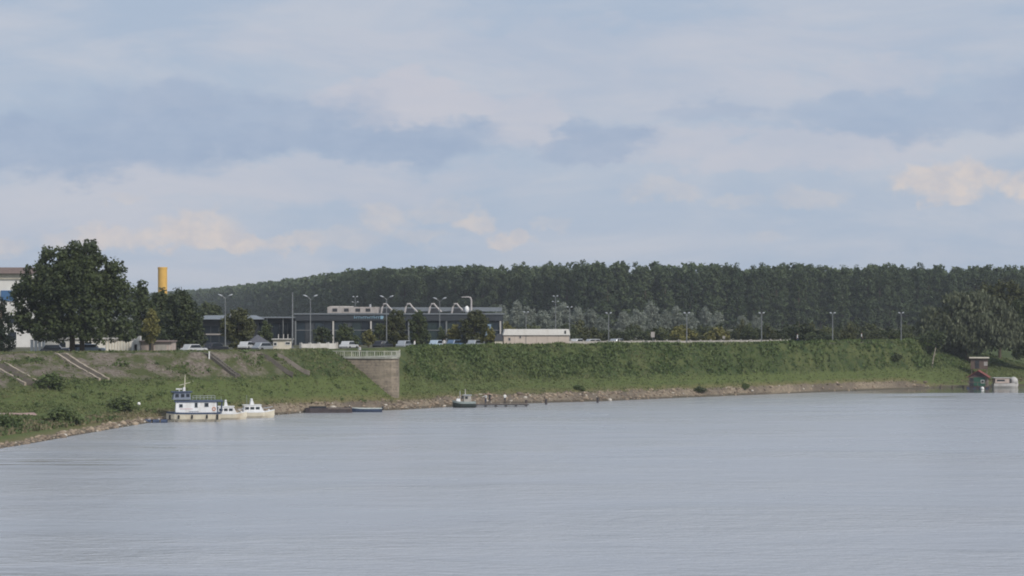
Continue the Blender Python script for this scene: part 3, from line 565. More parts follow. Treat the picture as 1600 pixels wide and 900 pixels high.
sm = bpy.data.materials.new('river_stone'); sm.use_nodes = True; t = NT(sm.node_tree); bs = t.n['Principled BSDF']; at = t.new('ShaderNodeAttribute', attribute_name='tint')
c = t.mix(at.outputs['Fac'], (.13, .10, .075), (.34, .27, .195)); c = t.mix(t.ss(at.outputs['Fac'], .93, .98), c, (.50, .46, .40)); t.l.new(c, bs.inputs['Base Color']); bs.inputs['Roughness'].default_value = .9
sme.materials.append(sm); tag(link(bpy.data.objects.new('waterline_stones', sme)), 'tan rubble stones lining the water edge', 'stones', kind='stuff')
print('front trees', n_front, 'grass', len(gmsh.polygons), 'stones', len(sme.polygons), 'wood', len(fme.polygons))
# ================================================================== bastion and embankment masonry
stonem = bpy.data.materials.new('bastion_masonry'); stonem.use_nodes = True; t = NT(stonem.node_tree); bs = t.n['Principled BSDF']
geo = t.new('ShaderNodeNewGeometry'); pos = geo.outputs['Position']; sp = t.new('ShaderNodeSeparateXYZ'); t.l.new(pos, sp.inputs[0])
br = t.new('ShaderNodeTexBrick'); t.l.new(t.xyz(t.m('ADD', sp.outputs[0], t.m('MULTIPLY', sp.outputs[1], .5)), sp.outputs[2], 0), br.inputs['Vector'])
for k_, v_ in (('Color1', (.240, .200, .150, 1)), ('Color2', (.175, .143, .108, 1)), ('Mortar', (.12, .10, .085, 1))): br.inputs[k_].default_value = v_
br.inputs['Scale'].default_value = 1.; br.inputs['Brick Width'].default_value = 1.1; br.inputs['Row Height'].default_value = .42; br.inputs['Mortar Size'].default_value = .03
nz = t.noise(t.vscale(pos, (1, 1, .3)), .5, 5, .6)[0]; nb = t.noise(pos, 2.5, 4, .6)[0]
c = t.mix(t.ss(nz, .42, .65), br.outputs[0], (.290, .240, .180)); c = t.mix(t.m('MULTIPLY', t.ss(nb, .5, .7), .6), c, (.09, .075, .06)); hb_ = t.noise(t.vscale(pos, (.12, .12, 1.3), (2, 5, 1)), 1.0, 4, .6)[0]; c = t.mix(t.m('MULTIPLY', t.ss(hb_, .5, .66), .5), c, (.12, .105, .075)); t.l.new(c, bs.inputs['Base Color']); bs.inputs['Roughness'].default_value = .92
bp = t.new('ShaderNodeBump'); bp.inputs['Strength'].default_value = .7; bp.inputs['Distance'].default_value = .08; t.l.new(br.outputs[1], bp.inputs['Height']); bp.invert = True; t.l.new(bp.outputs[0], bs.inputs['Normal'])
BY = 347.0; bx0 = GX(622, BY); DECK = PZ(558, BY)
foot = [(-28.8, 348.0), (-27.2, 347.5), (-21.2, 345.9), (-19.7, 345.5), (-18.7, 345.5), (-18.0, 345.9), (-17.7, 346.7), (-17.8, 351), (-18.2, 361), (-28.6, 364)]
cx_, cy_ = -23., 354.
def off_poly(p, k): return [(cx_+(x-cx_)*k, cy_+(y-cy_)*k) for x, y in p]
bas = empty('stone_bastion', (0, 0, 0), 0, 'battered brown stone bastion projecting from the grassy bank with a balustraded deck', 'bastion')
MB().prism(off_poly(foot, 1.065), -.5, DECK-.22, foot).build('wall', stonem, bas)
MB().prism(off_poly(foot, 1.03), DECK-.22, DECK).build('deck_slab', BALU, bas, .03)
rail_line = [(-28.9, 347.9), (-27.2, 347.35), (-21.2, 345.75), (-19.7, 345.3), (-18.6, 345.3), (-17.8, 345.75), (-17.5, 346.7), (-17.6, 351), (-17.9, 357.5)]
pts = []
for (a, b) in zip(rail_line[:-1], rail_line[1:]):
    L = math.dist(a, b); n_ = max(1, round(L/1.15)); pts += [(a[0]+(b[0]-a[0])*i/n_, a[1]+(b[1]-a[1])*i/n_) for i in range(n_)]
pts.append(rail_line[-1])
post_me = MB().box((0, 0, .5), (.17, .17, 1.0)).mesh('post', BALU); bal_me = MB().tube([(0, 0, .1), (0, 0, .3), (0, 0, .55), (0, 0, .86)], [.04, .065, .04, .045], 6).mesh('baluster', BALU)
for i, p in enumerate(pts):
    share('post', post_me, bas, (p[0], p[1], DECK))
    if i+1 < len(pts):
        q = pts[i+1]; L = math.dist(p, q); an = math.atan2(q[1]-p[1], q[0]-p[0]); mid = ((p[0]+q[0])/2, (p[1]+q[1])/2)
        MB().box((0, 0, .93), (L-.17, .2, .11)).build('handrail', BALU, bas, loc=(*mid, DECK)).rotation_euler = (0, 0, an)
        MB().box((0, 0, .06), (L-.17, .16, .10)).build('bottom_rail', BALU, bas, loc=(*mid, DECK)).rotation_euler = (0, 0, an)
        for f in (.25, .5, .75): share('baluster', bal_me, bas, (p[0]+(q[0]-p[0])*f, p[1]+(q[1]-p[1])*f, DECK))
# pale parapet wall leading to the bastion
def wall_run(name, A, B, h, th, m, label, cat, panel=2.4, coping=None):
    A, B = Vector(A), Vector(B); L = (B-A).length; an = math.atan2(B.y-A.y, B.x-A.x); e = empty(name, (A.x, A.y, PLAT), an, label, cat); n_ = max(1, round(L/panel)); d = L/n_
    pm = MB().box((d/2, 0, h/2-.15), (d-.2, th, h+.3)).mesh('panel', m); po = MB().box((0, 0, h/2), (.22, th+.12, h+.35)).mesh('post', coping or m)
    for i in range(n_): share('panel', pm, e, (i*d, 0, 0))
    for i in range(n_+1): share('post', po, e, (i*d, 0, 0))
    return e
wall_run('parapet_wall', (GX(470, 352), 352), (GX(526, 358), 358), 1.35, .35, CONC_PALE, 'pale low parapet wall between the cream kiosk and the bastion', 'wall', 2.0)
wall_run('guard_wall', (GX(892, 398), 398), (GX(1060, 408), 408), 1.15, .2, CONC, 'grey low concrete guard wall starting beside the cream shed', 'wall', 2.4)
wall_run('guard_wall', (GX(1062, 408.2), 408.2), (GX(1234, 424), 424), 1.1, .2, CONC, 'grey low concrete guard wall continuing to its pale end pillar', 'wall', 2.4)

# concrete stairs down the paved slope
def stair(a, b, wdt, label, m=CONC, twin=True):
    A = hit(*a); B = hit(*b); A = Vector((A[0], A[1])); B = Vector((B[0], B[1])); d = (B-A); L = d.length; d.normalize(); nrm = Vector((-d.y, d.x))
    e = empty('concrete_stair', (B.x, B.y, hz(B.x, B.y)), 0, label, 'stair'); O = Vector((B.x, B.y, hz(B.x, B.y)))
    n_ = max(8, int(L/.45)); zs = [hz(*(A+d*L*i/n_)) for i in range(n_+1)]; zs = [min(zs[max(0, i-2):i+3]) + (max(zs[max(0, i-2):i+3])-min(zs[max(0, i-2):i+3]))*.6 for i in range(n_+1)]
    for sgn in ((-1, 1) if twin else (1,)):
        rings = []
        for i in range(n_+1):
            p = A+d*L*i/n_+nrm*sgn*wdt/2
            rings.append([(p.x+nrm.x*k*.17-O.x, p.y+nrm.y*k*.17-O.y, zs[i]+dz-O.z) for k, dz in ((-1, -.5), (1, -.5), (1, .16), (-1, .16))])
        MB().loft(rings).build('stringer', m, e)
    b_ = MB(); an = math.atan2(d.y, d.x)
    for i in range(n_):
        p = A+d*L*(i+.5)/n_; b_.box((p.x-O.x, p.y-O.y, (zs[i]+zs[i+1])/2+.06-O.z-.15), (L/n_, wdt-.36, .30), an)
    b_.build('steps', CDARK, e)
CSTAIR = mat('weathered_stair_concrete', (.33, .28, .22), .9, stain=(.14, .12, .10), scale=1.2); CDARK = mat('dark_stair_concrete', (.10, .088, .075), .9, stain=(.06, .055, .045), scale=1.2)
stair((92, 551.5), (163, 596), 1.5, 'pale concrete stair with two side walls below the very large tree', CSTAIR)
stair((-45, 556), (52, 602), 2.6, 'wide worn concrete stair left of the twin-walled stair', CSTAIR)
stair((322, 551), (372, 591), .9, 'dark narrow stair descending beside the white marker post', CDARK)
stair((408, 551), (458, 589), .8, 'narrow worn stair below the cream kiosk', CDARK)
stair((432, 551), (484, 587), .7, 'faded worn stair beside the one below the kiosk', mat('faded_stair_concrete', (.19, .165, .14), .9, stain=(.11, .10, .08), scale=1.2))
x, y, z = hit(327, 562); e = empty('marker_post', (x, y, z-.1), 0, 'short white marker post at the top of the dark stair', 'post')
MB().box((0, 0, .55), (.16, .16, 1.1)).build('shaft', WHITEP, e); MB().box((0, 0, 1.13), (.22, .22, .07)).build('cap', WHITEP, e)
x, y, z = hit(217, 642); e = empty('marker_buoy', (x, y, z), 0, 'small white ball marker on a stake on the bank behind blue floats', 'buoy')
MB().ball((0, 0, .95), .24, 8, 6).build('float', WHITEP, e, smooth=True); MB().tube([(0, 0, -.3), (0, 0, .75)], .03, 5).build('stake', DARK, e)

# ================================================================== lamps
def lamp(px, top, Y, label, style, group=None):
    x = GX(px, Y); z0 = PLAT; H = PZ(top, Y)-z0; e = empty('street_lamp', (x, Y, z0-.1), 0, label, 'street lamp', group)
    MB().tube([(0, 0, 0), (0, 0, H*.5), (0, 0, H-.5)], [.11, .085, .06], 8).build('pole', STEEL, e)
    MB().tube([(0, 0, 0), (0, 0, .5)], [.18, .15], 8).build('base', STEEL, e)
    for s in (-1, 1):
        if style == 'v':
            MB().tube([(0, 0, H-.55), (s*.35, 0, H-.18), (s*.62, 0, H)], .04, 6).build('arm', STEEL, e)
            hd = MB().ball((0, 0, 0), (.42, .2, .13), 10, 6).build('lamp_head', LAMPW, e, smooth=True, loc=(s*.85, 0, H+.08)); hd.rotation_euler = (0, s*-.35, 0)
        else:
            MB().tube([(0, 0, H-.52), (0, 0, H-.45), (s*.40, 0, H-.35)], .04, 6).build('arm', STEEL, e)
            hd = MB().box((0, 0, 0), (.42, .26, .2), 0, .75).build('lamp_head', LAMPW, e, .03, loc=(s*.38, 0, H-.22)); hd.rotation_euler = (0, s*-.2, 0)
    if style == 'tt':
        for s in (-1, 1):
            MB().tube([(0, 0, H-1.6), (s*.55, 0, H-1.45)], .04, 6).build('arm', STEEL, e); MB().box((0, 0, 0), (.4, .25, .18), 0, .75).build('lamp_head', LAMPW, e, .03, loc=(s*.55, 0, H-1.36))
    return e
lamp(352, 461, 366, 'tall twin-headed lamp before the grey-roofed low pavilion', 'v'); lamp(485, 462, 372, 'tall twin-headed lamp beside the thin bare mast', 'v')
lamp(604, 463, 392, 'tall twin-headed lamp above the leftmost arched roof duct', 'v'); lamp(687, 466, 404, 'tall twin-headed lamp between the two right roof ducts', 'v')
lamp(555, 461, 478, 'far two-tier mast light behind the tan rooftop room', 'tt'); lamp(868, 460, 470, 'tall two-tier floodlight mast behind the cream shed', 'tt')
lamp(822, 485, 452, 'lamp with two small heads behind the middle of the cream shed', 't'); lamp(890, 477, 440, 'lamp with two small heads at the right end of the cream shed', 't')
for px, Y, lb in ((951, 399, 'first crest lamp from the cream shed along the guard wall'), (1073, 406, 'second crest lamp from the cream shed along the guard wall'), (1190, 416, 'third crest lamp near the pale end of the guard wall'), (1301, 428, 'crest lamp past the end of the guard wall'), (1408, 444, 'crest lamp next to the weeping willow')):
    lamp(px, 486, Y, 'grey twin-headed '+lb, 't', 'lamps along the bank crest')
x = GX(457, 352); e = empty('mast', (x, 352, PLAT-.1), 0, 'tall thin bare grey mast beside the cream kiosk', 'mast'); H = PZ(457, 352)-PLAT
MB().tube([(0, 0, 0), (0, 0, H*.6), (0, 0, H)], [.14, .11, .07], 8).build('pole', STEEL, e); MB().ball((0, 0, H), .12, 8, 5).build('finial', STEEL, e); MB().box((.12, -.15, 1.4), (.2, .16, .4)).build('winch_box', DARK, e)

# ================================================================== buildings
def window(parent, c, w_, h_, gm=GLASS, fm=WHITEP, depth=.08, axis_='y'):
    """frame with a recessed pane on a wall facing -y"""
    b_ = MB(); t_ = .08
    for dx in (-1, 1): b_.box((c[0]+dx*(w_/2+t_/2), c[1]-depth/2, c[2]), (t_, depth, h_+2*t_))
    for dz in (-1, 1): b_.box((c[0], c[1]-depth/2, c[2]+dz*(h_/2+t_/2)), (w_, depth, t_))
    f = b_.build('window', fm, parent); MB().box((c[0], c[1]-.02, c[2]), (w_, .03, h_)).build('pane', gm, f); return f
# glass hall
HY = 430.; hx0, hx1 = GX(462, HY), GX(786, HY); W_ = hx1-hx0; RZ = PZ(489.5, HY)-PLAT
hall = empty('glass_hall', (hx0, HY, PLAT), 0, 'long low dark glass hall with arched white roof ducts and a cyan sign', 'building')
MB().box((W_/2, 9.2, RZ/2-.2), (W_-.2, 18, RZ-.3)).build('wall', FASCIA, hall)
MB().box((W_/2, 8.9, RZ-.12), (W_+.5, 19.2, .22)).build('roof', ROOFG, hall)
MB().box((W_/2, -.25, RZ-.85), (W_, .5, 1.15)).build('fascia', FASCIA, hall)
np_ = 22
GLASSC = mat('green_grey_glass', (.030, .044, .046), .15, vary=.35, spec=.5, scale=.6); GLASSD = mat('dusky_glass', (.05, .055, .062), .2, vary=.35, spec=.5, scale=.6)
MB().box((W_/2, -.06, (RZ-1.5)*.62), (W_-.3, .1, .12)).build('transom', STEEL, hall)
for i in range(np_):
    d = W_/np_; h0 = RZ-1.5
    MB().box((i*d+d/2, .05, h0/2), (d-.12, .1, h0-.2)).build('pane', (GLASSB, GLASSC, GLASS, GLASSB, GLASSC, GLASSD, GLASS)[(i*5+i//3) % 7], hall)
    if i % 4 == 0: MB().box((i*d, -.3, h0/2), (.28, .28, h0)).build('column', CONC_PALE if i in (4, 8) else STEEL, hall)
MB().box((W_-.5, -.3, h0/2), (.28, .28, h0)).build('column', CONC_PALE, hall)
MB().box((W_-3.4, -.03, h0*.62), (2.2, .1, h0*.5)).build('bright_pane', mat('pale_blue_glass', (.22, .30, .40), .2, vary=.1), hall)
sgx = (GX(554, HY)-hx0, GX(592, HY)-hx0); sign = MB(); r = random.Random(4); q = sgx[0]; k = 0
SIGN = mat('cyan_sign', (.22, .36, .46), .4, vary=.05)
while q < sgx[1]:                                            # lettering too blurred to read: strokes of its rhythm only
    tall = .62 if k in (0, 9) else .40; sign.box((q, -.56, RZ-1.05+tall/2), (.09, .1, tall)); sign.box((q+.17, -.56, RZ-1.05+(tall if k % 3 else .2)), (.26, .1, .09)); q += .42; k += 1
sign.build('sign_lettering', SIGN, hall)
MB().box((GX(597, HY)-hx0, -.53, RZ-.8), (.6, .06, .6)).build('sign_logo', SIGN, hall)
px_h = lambda p: GX(p, HY)-hx0
MB().box(((px_h(510)+px_h(590))/2, 4.5, RZ+.62), (px_h(590)-px_h(510), 5, 1.2)).build('rooftop_room', TANC, hall, .03)
for p_ in (522, 540, 558, 574): MB().box((px_h(p_), 1.97, RZ+.62), (.9, .06, .6)).build('louvre', DARK, hall)
MB().box((px_h(531), 4.5, RZ+1.3), (4.4, 4, .16)).build('rooftop_slab', CONC_PALE, hall); MB().tube([(px_h(577), 3, RZ), (px_h(577), 3, RZ+1.75)], .2, 8).build('vent_cowl', LAMPW, hall)
MB().box(((px_h(592)+px_h(784))/2, 5.2, RZ+.75), (px_h(784)-px_h(592), 1.0, .8)).build('long_duct', ROOFG, hall, .03)
DUCT = mat('duct_sheet', (.40, .375, .36), .55, vary=.1, stain=(.32, .29, .27))
for p_ in (594, 631, 669, 705):
    q = px_h(p_); du = MB().tube([(q, 3, RZ-.05), (q+.2, 3, RZ+1.1), (q+.55, 3, RZ+1.8), (q+1.0, 3, RZ+1.85), (q+1.5, 3, RZ+1.2), (q+2.5, 3, RZ+.25)], [.19, .19, .2, .2, .19, .17], 6).build('roof_duct', DUCT, hall)
    MB().box((q+1.1, 3.1, RZ+.5), (1.4, .3, .9)).build('fan_box', DARK, du)
q = px_h(736); fl = MB().tube([(q, 3, RZ), (q, 3, RZ+2.6), (q-.2, 3, RZ+3.05), (q-.6, 3, RZ+3.15), (q-1.9, 3, RZ+3.1)], [.17, .17, .16, .12, .08], 8).build('flue', DUCT, hall); MB().tube([(q, 3, RZ+.3), (q, 3, RZ+.6)], .3, 8).build('collar', LAMPW, fl)
MB().ball((px_h(729), 2.5, RZ+.75), (.45, .45, .7), 10, 6).build('roof_tank', WHITEP, hall, smooth=True)
# dark low links and pavilion
PY2 = 425.; a0, a1 = GX(312, PY2), GX(398, PY2); W2 = a1-a0; R2 = PZ(499, PY2)-PLAT
pav = empty('low_pavilion', (a0, PY2, PLAT), 0, 'low dark pavilion under a flat grey roof with a tiny pyramid', 'building')
MB().box((W2/2, 6.2, R2/2), (W2-1.0, 11, R2)).build('wall', DARK, pav); MB().prism([(-.6, -1), (W2+.6, -1), (W2+.6, 12.5), (-.6, 12.5)], R2, R2+.75, [(1, .8), (W2-1, .8), (W2-1, 11), (1, 11)]).build('roof', ROOFG, pav)
MB().prism([(6.1-.6, 1), (6.1+.6, 1), (6.1+.6, 2.2), (6.1-.6, 2.2)], R2+.5, R2+1.7, [(6.0, 1.5), (6.2, 1.5), (6.2, 1.7), (6.0, 1.7)]).build('roof_pyramid', CONC_PALE, pav)
for i in range(6):
    for zz in (1.2, 3.0): MB().box((1.2+i*1.6, .68, zz), (1.4, .06, 1.3)).build('pane', GLASS, pav)
MB().box((W2/2, .62, 2.1), (W2-1.2, .2, .22)).build('ledge', TANC, pav)
PY3 = 440.; a0, a1 = GX(399, PY3), GX(463, PY3); W3 = a1-a0; R3 = PZ(497, PY3)-PLAT
lk = empty('link_building', (a0, PY3, PLAT), 0, 'dark recessed link block between the low pavilion and the glass hall', 'building')
MB().box((W3/2, 5, R3/2), (W3, 10, R3)).build('wall', DARK, lk); MB().box((W3/2, 4.4, R3+.12), (W3, 11.6, .24)).build('roof', ROOFG, lk)
for i in range(5): MB().box((.9+i*1.55, -.02, R3*.45), (1.35, .06, R3*.7)).build('pane', GLASS, lk)
for p_ in (418, 443): MB().tube([(GX(p_, PY3)-a0, -.9, 0), (GX(p_, PY3)-a0, -.9, R3)], .12, 6).build('column', STEEL, lk)
MB().prism([(GX(394, PY3)-a0, -30), (GX(425, PY3)-a0, -30), (GX(425, PY3)-a0, -26), (GX(394, PY3)-a0, -26)], -.2, 0, None)
# grey tent-like roof
TY = 376.; tx = GX(402, TY); tn = empty('canopy_tent', (tx, TY, PLAT), .3, 'dark grey pointed canopy tent beside the cream kiosk', 'tent')
MB().prism([(-1.9, -1.9), (1.9, -1.9), (1.9, 1.9), (-1.9, 1.9)], 1.2, 2.5, [(-.12, -.12), (.12, -.12), (.12, .12), (-.12, .12)]).build('canopy', mat('grey_canvas', (.085, .088, .105), .8), tn)
for s1 in (-1, 1):
    for s2 in (-1, 1): MB().tube([(s1*1.8, s2*1.8, 0), (s1*1.8, s2*1.8, 1.25)], .05, 6).build('leg', STEEL, tn)
# kiosk
KY = 356.; k0, k1 = GX(425, KY), GX(456, KY); KW = k1-k0; KH = PZ(530, KY)-PLAT; ki = empty('kiosk', (k0, KY, PLAT), 0, 'small cream flat-roofed kiosk at the foot of the thin bare mast', 'kiosk')
MB().box((KW/2, 1.5, KH/2-.1), (KW-.3, 2.8, KH)).build('wall', CREAMP, ki, .02); MB().box((KW/2, 1.4, KH), (KW+.1, 3.3, .14)).build('roof', CONC_PALE, ki)
window(ki, (.5, .1, KH*.62), .45, .4); window(ki, (KW-.65, .1, KH*.68), .7, .32)
for p_ in (.9, 1.7, 2.4): MB().tube([(p_, 1.2, KH), (p_, 1.2, KH+.8)], .06, 5).build('vent_pipe', CONC_PALE, ki)
# cream shed with annexe
SY = 392.; s0, s1 = GX(787, SY), GX(890, SY); SW = s1-s0; SH = PZ(523.5, SY)-PLAT; RT = PZ(514.5, SY)-PLAT
sh = empty('long_shed', (s0, SY, PLAT), math.radians(3), 'long cream prefabricated shed with a shallow white roof', 'shed')
n_ = 6
for i in range(n_): MB().box((SW/n_*(i+.5), 1.9, SH/2-.1), (SW/n_-.03, 3.8, SH+.2)).build('wall_panel', mat('shed_cream', (.50, .43, .37), .75, vary=.08, stain=(.37, .31, .26), stain_amt=.4, scale=.8), sh)
MB().extr([(-.12, SH-.02), (SW+.12, SH-.02), (SW-.1, RT), (.2, RT)], -.25, 4.1).build('roof', mat('shed_roof', (.66, .64, .60), .6, vary=.06, stain=(.5, .46, .40), stain_amt=.3), sh)
for (px, pz, ww, hh) in ((796, 530, .28, .42), (813, 524.5, .2, .35)):
    window(sh, (GX(px, SY)-s0, 0, PZ(pz, SY)-PLAT if pz > 526 else SH-.35), ww, hh, GLASS, TANC, .05)
MB().box((SW-.75, -.29, (SH+RT)/2), (.28, .06, .55)).build('vent', DARK, sh); MB().tube([(SW-2.0, -.2, .1), (SW-1.9, -.2, .9), (SW-.9, -.2, .95)], .09, 6).build('pipe', mat('rust_pipe', (.14, .06, .04), .8), sh)
MB().box((GX(822, SY)-s0, -.02, SH/2), (.06, .05, SH)).build('downpipe', STEEL, sh); MB().box((SW+.15, .5, .6), (.5, .8, 1.2), 0, .7).build('buttress', CONC_PALE, sh)
a0 = GX(773, SY-1); an = empty('shed_annexe', (a0, SY-1, PLAT), 0, 'small cream annexe with a dark hipped roof at the end of the long shed', 'shed')
AW = GX(786, SY-1)-a0-.1; MB().box((AW/2, 1.4, .6), (AW, 2.6, 1.5)).build('wall', CREAMP, an); MB().prism([(-.15, -.1), (AW+.1, -.1), (AW+.1, 2.8), (-.15, 2.8)], 1.36, 2.5, [(.4, .7), (AW-.2, .7), (AW-.2, 2.2), (.4, 2.2)]).build('roof', DARK, an)
# white office block on the left
WY = 404.; x1_ = GX(50, WY); x0_ = x1_-22; WW = 22; WH = PZ(418, WY)-PLAT; wb_ = empty('office_block', (x0_, WY, PLAT), 0, 'tall white block with brown eaves and a blue panel behind the very large tree', 'building')
MB().box((WW/2, 7, WH/2-.6), (WW, 14, WH-1.2)).build('wall', RENDERW, wb_); MB().box((WW/2, 6.7, WH-.55), (WW+.6, 15.6, 1.1)).build('roof', BROWNR, wb_)
MB().box((WW/2, -.12, WH-1.65), (WW+.2, .26, .95)).build('fascia', CREAMP, wb_); MB().box((GX(12, WY)-x0_, -.10, PZ(462, WY)-PLAT), (2.4, .2, 1.9)).build('blue_panel', BLUE, wb_)
for i in range(5):
    for zz in (2.0, 5.0): window(wb_, (2.4+i*4.0, 0, zz), 1.6, 1.5)
# low white building row beneath the tree
LY = 352.; l0, l1 = GX(66, LY), GX(206, LY); LW = l1-l0; LH = PZ(530.5, LY)-PLAT
lb = empty('low_white_building', (l0, LY, PLAT), 0, 'low white building under the very large tree', 'building')
MB().box((LW/2, 2.5, LH/2), (LW, 5, LH)).build('wall', mat('bright_white_render', (.74, .72, .66), .8, vary=.06, stain=(.5, .47, .42), stain_amt=.3), lb); MB().box((LW/2, 2.45, LH+.1), (LW+.3, 5.4, .2)).build('roof', CONC_PALE, lb)
for i in range(9): MB().box((LW-4.0+i*.45, -.05, LH/2), (.1, .1, LH)).build('pilaster', CREAMP, lb)
window(lb, (3.2, 0, 1.2), 1.0, .8); window(lb, (7.2, 0, 1.2), 1.0, .8)
for i in range(4):
    px = 50+i*6; e = empty('gate_pillar', (GX(px, 349), 349, PLAT-.05), 0, 'square white pillar in the row left of the low white building', 'pillar', 'white gate pillars'); MB().box((0, 0, 1.0), (.4, .4, 2.0)).build('shaft', WHITEP, e); MB().box((0, 0, 2.04), (.5, .5, .1)).build('cap', CONC_PALE, e)
GY = 350.; g0, g1 = GX(206, GY), GX(219, GY); GW = g1-g0; GH = PZ(525, GY)-PLAT
ga = empty('gate_house', (g0, GY, PLAT), 0, 'narrow white gabled gateway with dark opening beside the pink garage', 'gateway')
MB().extr([(0, 0), (.32, 0), (.32, 1.3), (GW-.5, 1.3), (GW-.5, 0), (GW, 0), (GW, GH), (GW-.25, GH), (0, GH-1.0)], 0, 1.2).build('wall', WHITEP, ga); MB().box((GW/2-.1, .9, .65), (GW-.85, .1, 1.3)).build('opening', DARK, ga)
g0, g1 = GX(220, GY), GX(269, GY); GW = g1-g0; GH = PZ(534, GY)-PLAT
pg = empty('garage', (g0, GY, PLAT), 0, 'low pinkish garage with a dark door and a grey shutter', 'garage')
MB().box((GW/2, 2, GH/2), (GW, 4, GH)).build('wall', PINKR, pg); MB().box((GW/2, 1.8, GH+.09), (GW+.4, 4.6, .18)).build('roof', BROWNR, pg)
MB().box((1.65, -.03, .75), (.7, .08, 1.5)).build('door', DARK, pg); MB().box((3.15, -.03, .65), (1.8, .08, 1.3)).build('shutter', CONC, pg); MB().box((GW-.45, -.03, .7), (.12, .08, 1.4)).build('pilaster', CONC_PALE, pg)
# chimney
CY = 620.; e = empty('chimney', (GX(254, CY), CY, PLAT), 0, 'yellow cylindrical chimney rising behind the trees', 'chimney'); H = PZ(417.5, CY)-PLAT; rr = 7.2/F*CY
MB().tube([(0, 0, -.3), (0, 0, H-.5)], rr, 24).build('shaft', YELLOW, e); MB().tube([(0, 0, H-.5), (0, 0, H)], rr*1.06, 24).build('rim', YELLOW, e)
for zz in (H*.35, H*.68, H*.86): MB().tube([(0, 0, zz), (0, 0, zz+.18)], rr*1.02, 24).build('band', YELLOW, e)

# ================================================================== parked vehicles
def car(px, Y, rz, col, label, van=False, z=PLAT):
    e = empty('parked_car' if not van else 'parked_van', (GX(px, Y), Y, z+.005), rz, label, 'van' if van else 'car'); hw = .85
    prof = [(-2.1, .35), (2.1, .35), (2.15, .62), (1.95, .82), (-1.95, .86), (-2.15, .62)]; cab = [(-1.75, .85), (1.05, .85), (.55, 1.42), (-1.35, 1.42)]
    if van: prof = [(-2.4, .35), (2.4, .35), (2.45, .8), (1.9, 1.1), (-2.4, 1.1)]; cab = [(-2.4, 1.1), (1.85, 1.1), (1.25, 2.0), (-2.35, 2.0)]
    MB().extr(prof, -hw, hw).build('body', col, e, .05); MB().extr(cab, -hw*.86, hw*.86).build('cabin', col, e, .06)
    for s in (-1, 1):
        z0, z1 = (.92, 1.34) if not van else (1.2, 1.75)
        k = [(-1.5, z0), (.88, z0), (.5, z1), (-1.2, z1)] if not van else [(.2, z0), (1.6, z0), (1.25, z1), (.2, z1)]
        MB().extr(k, s*hw*.87-.012, s*hw*.87+.012).build('side_window', GLASS, e)
    x0, x1, z0, z1 = (1.04, .58, .88, 1.39) if not van else (1.83, 1.32, 1.15, 1.9)
    MB().add([(x0+.03, -.65, z0), (x0+.03, .65, z0), (x1+.03, .6, z1), (x1+.03, -.6, z1)], [(0, 1, 2, 3)]).build('windscreen', GLASS, e)
    for sx in (-1.35, 1.35):
        for sy in (-1, 1): MB().tube([(sx, sy*.70, .32), (sx, sy*.90, .32)], .32, 12).build('wheel', RUBBER, e)
    for sy in (-1, 1): MB().box((prof[1][0]+.03, sy*.6, .66), (.06, .3, .14)).build('headlight', LAMPW, e)
    return e
CW = mat('car_white', (.48, .49, .50), .3, vary=.03); CB = mat('car_blue', (.10, .16, .26), .3, vary=.05); CDK = mat('car_dark', (.02, .022, .03), .3, vary=.05); CS = mat('car_silver', (.36, .38, .40), .3, .4, vary=.05); CLB = mat('car_pale_blue', (.36, .44, .52), .3, vary=.05)
car(86, 336, .1, CDK, 'black parked car left of the very large tree trunks'); car(119, 345, 3.2, CB, 'dark blue parked car right behind the very large tree trunks'); car(143, 345, .05, CLB, 'pale blue parked car before the low white building')
car(303, 342, .9, CW, 'white parked car before the broad green tree'); car(386, 374, 1.3, CW, 'white parked car before the dark olive tree'); car(413, 362, .9, CS, 'silver parked car left of the cream kiosk')
car(337, 358, .9, CDK, 'black parked car before the low pavilion'); car(633, 386, 1.2, CS, 'silver parked car below the tall olive tree'); car(598, 384, 1.1, CDK, 'black parked car behind the bastion balustrade'); car(683, 392, 1.2, CLB, 'pale blue parked car before the glass hall entrance')
car(742, 394, 1.2, CS, 'silver parked car below the widest dark tree'); car(712, 396, 1.0, CB, 'dark blue parked car under the bushy yellowing tree'); car(545, 378, 1.2, CW, 'white parked car behind the left part of the balustrade')
car(903, 410, 1.0, CW, 'white parked car right of the long shed'); car(930, 407, .4, CW, 'white parked car behind the guard wall near the first crest lamp'); car(965, 412, 1.0, CS, 'silver parked car right of the first crest lamp')

